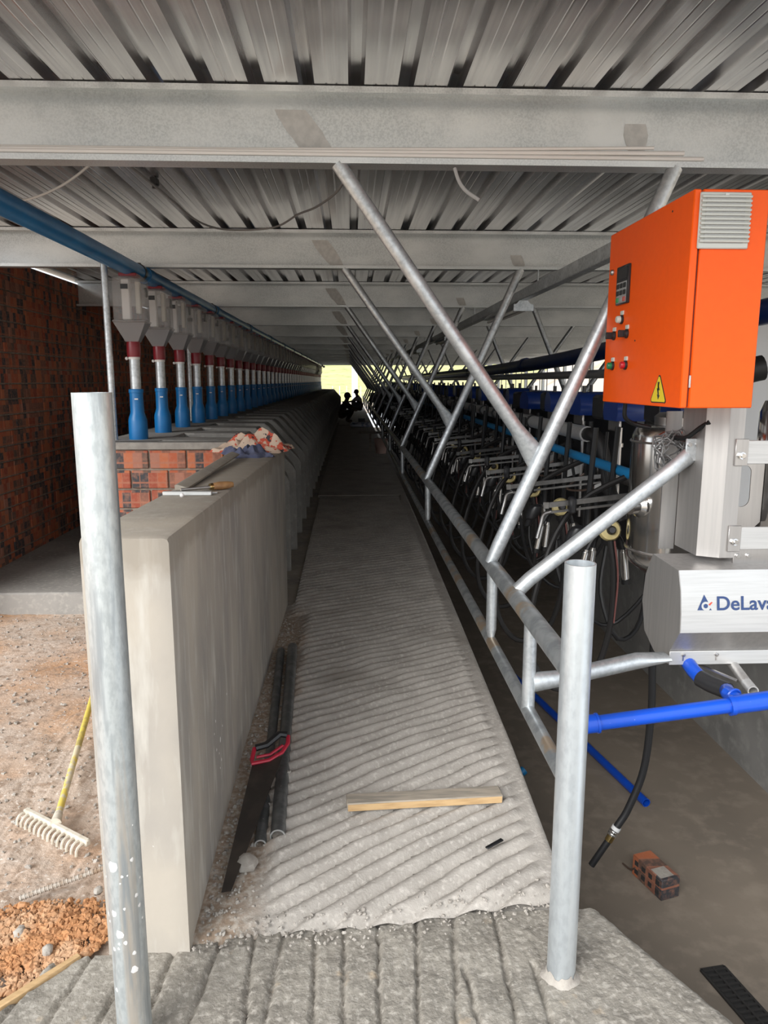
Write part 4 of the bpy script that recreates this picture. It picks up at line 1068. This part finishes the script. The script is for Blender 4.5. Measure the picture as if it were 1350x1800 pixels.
# bright blue water pipe
t = thing('blue_water_pipe', 'bright blue plastic water pipe running right from the corner post', 'pipe', (.66, 1.95, .5))
a, b_ = Vector((.655, 1.955, .597)), Vector((1.45, 1.945, .698)); d = (b_ - a)
MB().tube([a, b_], .0215, 18).build('pipe', 'blue_bright', t)
MB().tube([b_, (2.55, 1.94, .72), (2.64, 1.94, .70), (2.68, 1.94, .62), (2.68, 1.94, .22)], .0215, 18).build('far_run', 'blue_bright', t)
MB().tube([a, a + d * .055], .0265, 18).tube([a + d * .05, a + d * .058], .029, 18).build('end_socket', 'blue_bright', t)
c = a + d * .575
MB().tube([c - d * .04, c + d * .30], .0265, 18).tube([c - d * .045, c - d * .028], .0295, 18).build('tee_socket', 'blue_bright', t)
MB().tube([c + Vector((.0, 0, .0)), c + Vector((-.01, .05, .008)), (1.150, 2.10, .630)], .022, 16).torus(c + Vector((-.005, .034, .006)), (-.2, .8, .1), .024, .004, 18, 6).build('branch', 'blue_bright', t)
MB().tube([(1.152, 2.095, .629), (1.125, 2.15, .628), (1.108, 2.19, .632)], .027, 14).build('elbow', 'black_plastic', t)
MB().tube([(1.110, 2.185, .632), (1.100, 2.22, .645), (1.098, 2.27, .66)], .023, 14).build('riser', 'blue_bright', t)

# black hose with brass joint
t = thing('black_hose', 'black rubber hose with brass joint hanging into the pit', 'hose', (1.05, 2.5, -.25))
MB().tube(spline([(1.085, 2.5, .70), (1.084, 2.5, .56), (1.092, 2.5, .375), (1.079, 2.5, .149), (1.03, 2.5, -.012), (.990, 2.5, -.088)], 6), .0135, 12).build('hose', 'black_rubber', t)
MB().tube([(.990, 2.5, -.088), (.983, 2.5, -.101)], .017, 12).build('clamp', 'cable_light', t)
MB().tube([(.982, 2.5, -.103), (.972, 2.5, -.123)], .0155, 12).tube([(.980, 2.5, -.106), (.977, 2.5, -.112)], .018, 12).tube([(.975, 2.5, -.116), (.972, 2.5, -.122)], .018, 12).build('steel_joint', 'stainless_polish', t)
MB().tube([(.972, 2.5, -.123), (.960, 2.5, -.146)], .015, 12).build('brass_joint', 'brass', t)
MB().tube([(.960, 2.5, -.146), (.900, 2.5, -.247)], .0125, 12).build('tail', 'black_rubber', t)

# on the pit floor
MB().pipe((1.30, 5.8, -.825), (1.68, 3.83, -.825), .025, .003, 18).build('blue_floor_pipe', 'blue_bright', label='length of dark blue pipe lying on the pit floor', cat='pipe')
t = thing('loose_brick', 'single red perforated brick lying on the pit floor', 'brick', (1.46, 3.17, -.85))
rot = Matrix.Rotation(R(17), 3, 'Z')
mb = MB().box((1.46, 3.17, -.796), (.105, .215, .108), rot, .004); mb.build('body', 'brick_loose', t)
mb = MB()
for r in range(4):
    for q in range(2): mb.box(Vector((1.46, 3.17, -.796)) + rot @ Vector((-.0525, -.075 + r * .05, -.022 + q * .045)), (.004, .024, .024), rot)
mb.build('holes', 'dark_recess', t, smooth=0)
MB().box(Vector((1.46, 3.17, -.7415)) + rot @ Vector((-.01, -.055, 0)), (.075, .07, .002), rot).build('mortar_smear', 'rubble_grey', t, smooth=0)
MB().tube(spline([(1.36, 3.33, -.845), (1.375, 3.27, -.835), (1.385, 3.23, -.80)], 3), .005, 6).build('twig', 'brown_hose', label='short dark twig beside the loose brick', cat='twig')
t = thing('floor_grate', 'dark iron drain grate in the pit floor', 'grate', (1.52, 2.45, -.85))
g = lambda u, w: (1.435 + u * .105 + w * .075, 2.635 + u * .015 - w * .36)
fr = MB()
for (p, q) in (((0, 0), (1, 0)), ((1, 0), (1, 1)), ((1, 1), (0, 1)), ((0, 1), (0, 0))):
    A_ = g(*p); B_ = g(*q); fr.bar((*A_, -.846), (*B_, -.846), .010, .012)
fr.build('frame', 'iron_grate', t, smooth=0)
MB().add([(*g(0, 0), -.8488), (*g(1, 0), -.8488), (*g(1, 1), -.8488), (*g(0, 1), -.8488)], [[0, 1, 2, 3]]).build('drain_opening', 'dark_recess', t, smooth=0)
for k in range(14):
    w = (k + .5) / 14; A_ = g(.04, w); B_ = g(.96, w)
    MB().bar((*A_, -.843), (*B_, -.843), .010, .010).build('bar', 'iron_grate', t, smooth=0)
MB().bar((*g(.5, 0), -.842), (*g(.5, 1), -.842), .010, .010).build('bar', 'iron_grate', t, smooth=0)
for i, p in enumerate(((.93, 3.9), (.99, 4.15))):
    MB().tube([(p[0], p[1], -.83), (p[0] + .05, p[1] + .02, -.80)], .022, 10).tube([(p[0] + .04, p[1] + .016, -.808), (p[0] + .06, p[1] + .024, -.795)], .027, 10).build('blue_fitting', 'blue_line', label=['small blue pipe fitting on the pit floor, nearer of two', 'small blue pipe fitting on the pit floor, farther of two'][i], cat='fitting', group='blue fittings on the pit floor')

# ------------------------------------------------------------------ on the ramp
zr = lambda y: zwalk(y)
t = thing('timber_offcut', 'weathered timber offcut lying across the ridged ramp', 'plank', (.25, 2.41, .07))
rot = Matrix.Rotation(R(3.2), 3, 'Z')
MB().box((.25, 2.41, .103), (.555, .066, .030), rot, .003).build('board', 'wood_plank', t)
MB().box(Vector((.25, 2.41, .1015)) + rot @ Vector((0, -.0335, 0)), (.548, .0012, .024), rot).build('sawn_edge', 'wood_edge', t, smooth=0)
def lpipe(a, b, r, label):
    t = thing('scaffold_tube', label, 'pipe', (a[0], a[1], a[2] - r), 'steel tubes by the low wall')
    MB().pipe(a, b, r, .0045, 24).build('tube', 'steel_pipe_floor', t)
    d = (Vector(a) - Vector(b)).normalized(); A = Vector(a)
    MB().pipe(A, A + d * .001, r + .0003, .005, 24).build('cut_end', 'pipe_cut', t)
lpipe((-.257, 2.26, .068), (-.325, 3.80, .160), .026, 'larger dark steel tube lying on the ramp beside the low wall')
lpipe((-.312, 2.235, .055), (-.385, 3.78, .150), .020, 'thinner dark steel tube lying against the larger one')
# hand saw leaning on the tubes
t = thing('hand_saw', 'hand saw with red and black handle leaning by the wall', 'saw', (-.39, 2.03, .03))
A = Vector((-.392, 2.02, .045)); H1 = Vector((-.370, 2.62, .150)); H2 = Vector((-.275, 2.64, .165))
ex = Vector((.0, 0, .0012))
blade = [A + Vector((-.012, 0, 0)), A + Vector((.018, .0, .004)), H2 + Vector((.005, -.02, .0)), H1 + Vector((-.012, -.02, .0))]
MB().add([p for p in blade] + [p + Vector((0, -.0006, .0015)) for p in blade], [[0, 1, 2, 3][::-1], [4, 5, 6, 7], [0, 1, 5, 4], [1, 2, 6, 5], [2, 3, 7, 6], [3, 0, 4, 7]]).build('blade', 'saw_blade', t, smooth=0)
hd = [H1 + Vector((-.016, -.035, .004)), H1 + Vector((-.012, .06, .020)), H1 + Vector((.004, .045, .016))]
up_ = Vector((0, -.1, 1)).normalized()
def ribbon(pts, w, name, m, par):
    mb = MB(); mb.tube(pts, w, 8, flats=[(1, .8)] * len(pts)); return mb.build(name, m, par)
ribbon([H1 + Vector((-.014, .055, .02)), H1 + Vector((-.016, -.01, .008)), H1 + Vector((-.012, -.035, .006)), H1 + Vector((.05, -.02, .010)), H2 + Vector((.0, .0, .004)), H2 + Vector((.018, .05, .014)), H2 + Vector((.016, .095, .022))], .0085, 'handle_frame', 'saw_red', t)
ribbon([H1 + Vector((-.010, .055, .022)), H1 + Vector((.03, .07, .025)), H2 + Vector((-.02, .10, .028)), H2 + Vector((.012, .10, .026))], .016, 'handle_grip', 'black_plastic', t)
ribbon([H1 + Vector((.0, .0, .012)), H1 + Vector((.05, .015, .014)), H2 + Vector((.0, .035, .014))], .007, 'handle_web', 'saw_red', t)

def lump(c, r, m, seed, name='stone', label=None, cat=None, group=None, kind=None):
    mb = MB().sphere((0, 0, 0), 1, 9, 6); vv = []
    for v in mb.v:
        k = 1 + .35 * nz(v.x + seed, v.y, v.z, 1.4); vv.append(Vector(c) + Vector((v.x * r[0] * k, v.y * r[1] * k, v.z * r[2] * k)))
    mb.v = vv; return mb.build(name, m, label=label, cat=cat, group=group)
lump((-.345, 2.14, .058), (.036, .04, .022), 'rubble_grey', 3, 'mortar_lump', 'pale lump of dry mortar at the ends of the steel tubes', 'mortar')
# crumbs of soil and mortar along the foot of the wall
def scatter(name, n, fpos, fr, m, label, cat, seed):
    rd = random.Random(seed); mb = MB(); proto = MB().sphere((0, 0, 0), 1, 6, 4)
    for _ in range(n):
        x, y, z = fpos(rd); r = fr(rd); s1 = rd.uniform(0, 90)
        Rm = Matrix.Rotation(rd.uniform(0, 6), 3, 'Z') @ Matrix.Rotation(rd.uniform(0, 6), 3, 'X')
        sc = (rd.uniform(.8, 1.3), rd.uniform(.7, 1.1), rd.uniform(.55, .9))
        vs = []
        for v in proto.v:
            k = r * (1 + .85 * nz(v.x + s1, v.y, v.z, 1.9)); vs.append(Vector((x, y, z)) + Rm @ Vector((v.x * k * sc[0], v.y * k * sc[1], v.z * k * sc[2])))
        mb.add(vs, proto.f)
    return mb.build(name, m, label=label, cat=cat, kind='stuff', smooth=30, fix=False)
def pos_strip(rd):
    y = 1.95 + 2.4 * rd.random() ** 1.6; x = -.449 + .04 * (y - 1.85) / 2.78 + abs(rd.gauss(0, .07)); return (x, y, walk_h(x, y) + .002)
scatter('mortar_crumbs', 420, pos_strip, lambda rd: rd.choice([.003, .004, .005, .005, .008]), 'rubble_grey', 'loose mortar crumbs and grit along the foot of the low wall', 'grit', 1)
def pos_joint(rd):
    x = rd.uniform(-.45, .62); y = ystep(x) + rd.gauss(.0, .035); return (x, y, .012 if y < ystep(x) else walk_h(x, y) + .002)
scatter('joint_grit', 300, pos_joint, lambda rd: rd.choice([.0025, .003, .004, .006]), 'rubble_grey', 'grit scattered over the joint between slab and ramp', 'grit', 2)
# soil heap at lower left
def pos_heap(rd):
    while True:
        x = rd.gauss(-.90, .17); y = rd.gauss(1.90, .085)
        if x > -.70 or x < -1.3: continue
        if y < 1.83 + (x + .77) * 1.15 and x < -.7: continue
        if y > 2.06: continue
        return (x, y, -.045 + .05 * math.exp(-((x + .86) ** 2 / .07 + (y - 2.0) ** 2 / .03)) + .01)
scatter('soil_clods', 4200, pos_heap, lambda rd: rd.choice([.002, .002, .003, .003, .004, .005, .006, .008, .012]), 'clod', 'orange soil clods heaped beside the slab corner', 'soil', 4)
def pos_yard(rd):
    y = 1.9 + 3.2 * rd.random(); x = -.75 - rd.random() * (.35 + .38 * y); return (x, y, -.052 + .014 * nz(x, y, 0, 3) + .01 * nz(x, y, 2, 9))
scatter('yard_gravel', 1500, pos_yard, lambda rd: rd.choice([.003, .004, .005, .007, .010]), 'rubble_grey', 'grey gravel bits strewn over the dirt yard', 'gravel', 5)
for i, (x, y, r) in enumerate(((-.965, 1.93, .017), (-.86, 1.86, .015), (-.80, 2.10, .014), (-1.05, 1.86, .02), (-.83, 1.80, .03))):
    lump((x, y, -.005 + (.01 if i < 3 else -.02)), (r, r * 1.3, r * .8), 'rubble_grey' if i != 4 else 'concrete_slab', i * 5.3, 'stone', ['pale pebble left in the soil heap', 'grey pebble low in the soil heap', 'white pebble near the tall post', 'grey stone at the left frame edge', 'flat concrete chunk on the slab corner'][i], 'stone', 'stones in the soil heap')

MB().bar((-.96, 1.625, -.022), (-.765, 1.842, -.022), .022, .05, .003).build('form_board', 'wood_edge', label='pale timber form board along the left slab edge', cat='board')
MB().bar((.425, 2.145, .083), (.485, 2.185, .086), .014, .006, .002).build('rubber_scrap', 'black_rubber', label='small black scrap lying on the ridges near the corner post', cat='scrap')
# ------------------------------------------------------------------ rake and rebar in the yard
t = thing('garden_rake', 'dusty rake with worn yellow handle lying in the dirt', 'rake', (-1.08, 2.45, -.05))
c0 = Vector((-1.075, 2.475, -.012)); dirh = Vector((.36, -.25, 0)).normalized()
hA = c0 - dirh * .185; hB = c0 + dirh * .185
MB().bar(hA, hB, .022, .026, .005).build('head_bar', 'rake_head', t)
tn = dirh.cross(Vector((0, 0, 1))).normalized()
if tn.y > 0: tn = -tn
for k in range(14):
    p = hA + (hB - hA) * (k + .4) / 13.8
    MB().tube(spline([p, p + tn * .026 + Vector((0, 0, .002)), p + tn * .040 + Vector((0, 0, -.010)), p + tn * .043 + Vector((0, 0, -.03))], 3), .0052, 6).build('tine', 'rake_head', t)
end = Vector((-1.30, 3.55, .03)); m1 = c0 + (end - c0) * .5
MB().tube([c0 + Vector((0, 0, .012)), c0 + (end - c0) * .06 + Vector((0, 0, .01))], [.020, .015], 10).build('socket', 'rake_head', t)
MB().tube([c0 + (end - c0) * .05 + Vector((0, 0, .01)), m1 + Vector((0, 0, .004))], .0135, 10).build('worn_handle', 'rake_paint', t)
MB().tube([m1 + Vector((0, 0, .004)), end], .0138, 10).build('handle', 'rake_yellow', t)
t = thing('rebar_rod', 'ribbed steel reinforcing bar lying on the soil', 'rebar', (-.92, 2.1, -.03))
A, B = Vector((-1.03, 2.075, .004)), Vector((-.70, 2.285, .004)); d = B - A
MB().tube([A, B], .0075, 10).build('bar', 'rebar', t)
mb = MB(); n_ = int(d.length / .011)
for k in range(n_):
    p = A + d * (k + .5) / n_
    mb.torus(p, d + Vector((.12, -.1, .1)), .0082, .0016, 10, 4)
mb.build('ribs', 'rebar', t, smooth=0)

# ------------------------------------------------------------------ clutter on the low wall
zt = lambda y: 1.184 - .038 * (y - 1.85) / 2.78
MB().bar((-.66, 2.59, zt(2.6) + .008), (-.49, 2.585, zt(2.6) + .008), .020, .014, .002).build('aluminium_strip', 'pipe_cut', label='short bright aluminium strip lying across the wall top', cat='strip')
MB().box((-.55, 2.625, zt(2.6) + .004), (.14, .03, .006), Matrix.Rotation(R(14), 3, 'Z')).build('plaster_trowel', 'stainless', label='thin steel trowel blade behind the aluminium strip', cat='trowel')
t = thing('chisel', 'worn wooden tool handle with steel ferrule on the wall top', 'tool', (-.5, 2.72, zt(2.7)))
MB().lathe([(.008, 0), (.013, .01), (.016, .035), (.014, .07), (.010, .09)], (-.515, 2.70, zt(2.7) + .016), (.75, .6, 0), 12).build('handle', 'wood_handle', t)
MB().lathe([(.0125, -.006), (.0125, .006)], (-.513, 2.702, zt(2.7) + .016), (.75, .6, 0), 12).build('ferrule', 'brass', t)
MB().tube([(-.515, 2.70, zt(2.7) + .014), (-.61, 2.64, zt(2.6) + .012)], .006, 8).build('shank', 'stainless', t)
MB().prism([(-.650, zt(2.75) + .002), (-.605, zt(2.75) + .002), (-.603, zt(2.75) + .010), (-.640, zt(2.75) + .022), (-.650, zt(2.75) + .020)], 'Y', 2.72, 4.0).build('straightedge', 'concrete_wall', label='long grey plasterer’s straightedge along the wall top', cat='straightedge')
MB().sphere((-.585, 2.545, zt(2.5) + .006), .008, 8, 5).build('pebble', 'white_plastic', label='tiny white pebble in front of the aluminium strip', cat='pebble')
def crumple(c, size, m, seed, name, label, cat, tilt=0):
    mb = MB(); nu, nv = 26, 18; vs = []
    for j in range(nv + 1):
        for i in range(nu + 1):
            u, v = i / nu - .5, j / nv - .5
            e = max(abs(u), abs(v)) * 2
            h = size[2] * (max(0, 1 - e ** 3) * (.55 + .9 * nz(u * 5 + seed, v * 5, 0, 1)) + .16 * abs(nz(u * 14 + seed, v * 14, 3, 1)))
            x = u * size[0] * (1 + .25 * nz(v * 4, seed, 0, 1)) ; y = v * size[1] * (1 + .3 * nz(u * 4, seed + 3, 0, 1))
            vs.append(Vector(c) + Matrix.Rotation(tilt, 3, 'Z') @ Vector((x, y, max(.002, h))))
    fs = [[j * (nu + 1) + i, j * (nu + 1) + i + 1, (j + 1) * (nu + 1) + i + 1, (j + 1) * (nu + 1) + i] for j in range(nv) for i in range(nu)]
    mb.add(vs, fs); return mb.build(name, m, label=label, cat=cat, smooth=35, fix=False)
crumple((-.59, 4.22, zt(4.2)), (.24, .34, .065), 'cloth_blue', 2.2, 'work_cloth', 'crumpled dark blue cloth on the far end of the wall', 'cloth', .3)
crumple((-.60, 4.55, zt(4.5)), (.42, .34, .12), 'paper_sack', 8.1, 'paper_sack', 'torn paper sack with red print at the far wall end', 'sack', -.2)

# ------------------------------------------------------------------ far end of the walkway
def person(name, label, loc, rz, J, rad, parts, mats):
    t = thing(name, label, 'person', loc, local=True); t.rotation_euler = (0, 0, rz)
    def skin(nm, m, edges, k, par):
        used = sorted({q for e in edges for q in e}); ix = {q: i for i, q in enumerate(used)}
        me = bpy.data.meshes.new(nm); me.from_pydata([J[q] for q in used], [(ix[a], ix[b]) for a, b in edges], [])
        o = bpy.data.objects.new(nm, me); COL.objects.link(o); o.parent = par; me.materials.append(MATS[m])
        md = o.modifiers.new('skin', 'SKIN'); sv = me.skin_vertices[0].data
        for q in used: sv[ix[q]].radius = (rad[q] * k, rad[q] * k)
        for i in range(len(used)): sv[i].use_root = (i == 0)
        sb = o.modifiers.new('sub', 'SUBSURF'); sb.levels = 1; sb.render_levels = 1
        return o
    body = skin('body', 'skin', parts['body'], 1.0, t)
    for nm in ('shirt', 'trousers'): skin(nm, mats[nm], parts[nm], 1.14, t)
    h = Vector(J['head'])
    MB().sphere((h.x - .012, h.y, h.z + .03), .112, 12, 8, (1, .92, 1)).build('hair', mats['hair'], t, local=True)
    MB().sphere((h.x + .105, h.y, h.z - .01), .018, 8, 5).sphere((h.x + .02, h.y + .095, h.z - .01), .022, 8, 5).sphere((h.x + .02, h.y - .095, h.z - .01), .022, 8, 5).build('face', 'skin', t, local=True)
    MB().sphere((h.x + .094, h.y + .035, h.z + .015), .010, 6, 4).sphere((h.x + .094, h.y - .035, h.z + .015), .010, 6, 4).build('eyes', 'hair', t, local=True)
    return t
# squatting worker, facing +x
J = dict(pelvis=(-.12, 0, .24), waist=(-.10, 0, .36), chest=(.0, 0, .56), neck=(.05, 0, .70), head=(.09, 0, .83), crown=(.10, 0, .92),
         hipL=(-.10, .10, .24), hipR=(-.10, -.10, .24), kneeL=(.26, .15, .42), kneeR=(.26, -.15, .40), ankL=(.05, .14, .07), ankR=(.06, -.14, .07), toeL=(.20, .15, .035), toeR=(.21, -.15, .035),
         shL=(.0, .19, .62), shR=(.0, -.19, .62), elL=(.22, .24, .46), elR=(.22, -.22, .44), wrL=(.42, .13, .44), wrR=(.42, -.10, .42), haL=(.50, .10, .43), haR=(.50, -.06, .41), fL=(.56, .09, .42), fR=(.56, -.05, .40), tL=(.52, .06, .45), tR=(.52, -.03, .43))
rad = dict(pelvis=.14, waist=.13, chest=.15, neck=.055, head=.095, crown=.07, hipL=.095, hipR=.095, kneeL=.065, kneeR=.065, ankL=.04, ankR=.04, toeL=.035, toeR=.035, shL=.065, shR=.065, elL=.045, elR=.045, wrL=.032, wrR=.032, haL=.034, haR=.034, fL=.016, fR=.016, tL=.012, tR=.012)
BODY = [('pelvis', 'waist'), ('waist', 'chest'), ('chest', 'neck'), ('neck', 'head'), ('head', 'crown'), ('pelvis', 'hipL'), ('pelvis', 'hipR'), ('hipL', 'kneeL'), ('hipR', 'kneeR'), ('kneeL', 'ankL'), ('kneeR', 'ankR'), ('ankL', 'toeL'), ('ankR', 'toeR'), ('chest', 'shL'), ('chest', 'shR'), ('shL', 'elL'), ('shR', 'elR'), ('elL', 'wrL'), ('elR', 'wrR'), ('wrL', 'haL'), ('wrR', 'haR'), ('haL', 'fL'), ('haR', 'fR'), ('haL', 'tL'), ('haR', 'tR')]
PARTS = dict(body=BODY, shirt=[('waist', 'chest'), ('chest', 'shL'), ('chest', 'shR'), ('shL', 'elL'), ('shR', 'elR')], trousers=[('pelvis', 'hipL'), ('pelvis', 'hipR'), ('hipL', 'kneeL'), ('hipR', 'kneeR'), ('kneeL', 'ankL'), ('kneeR', 'ankR')])
person('person', 'person in dark clothes squatting at the far end of the walkway', (-.20, 24.2, .232), R(-12), J, rad, PARTS, dict(shirt='shirt_dark', trousers='trouser_brown', hair='hair'))
person('person', 'person in a pale shirt crouching near the far opening', (.30, 32.5, .235), R(195), J, rad, PARTS, dict(shirt='shirt_pale', trousers='trouser_grey', hair='hair'))
t = thing('cement_sack', 'white and blue printed sack lying on the walkway before the workers', 'sack', (.27, 21.6, .245))
mb = MB().box((.27, 21.6, .31), (.62, .42, .13), None, .05); mb.build('bag', 'sack_white', t)
MB().box((.30, 21.9, .42), (.20, .14, .12), None, .01).build('black_box', 'black_plastic', t)
t = thing('timber_trestle', 'brown board laid across the railing far along the walkway', 'plank', (.6, 14.2, .3))
MB().bar((.12, 14.3, .58), (.86, 14.1, .60), .20, .035, .004).build('board', 'wood_plank', t)
MB().box((.36, 14.26, .40), (.04, .04, .33)).build('leg', 'wood_plank', t, smooth=0)
MB().box((.62, 14.2, .40), (.04, .04, .33)).build('leg', 'wood_plank', t, smooth=0)
t = thing('plastic_bucket', 'pale pink plastic bucket on the walkway under the board', 'bucket', (.54, 13.6, .245))
MB().lathe([(.09, .25), (.125, .50), (.132, .505), (.132, .52), (.12, .52), (.085, .27)], (.54, 13.6, 0), n=18).build('pail', 'pink_plastic', t)
MB().torus((.54, 13.6, .50), (0, 1, .2), .125, .004, 12, 5, PI, 0).build('handle', 'galv', t)
# far gate bars
for k in range(5):
    MB().tube([(-1.1 + k * .42, 44.6, -.13), (-1.1 + k * .42, 44.6, 1.25)], .02, 6).build('gate_bar', 'board_white', label='thin pale upright at the far opening of the shed', cat='bar', group='uprights at the far opening')
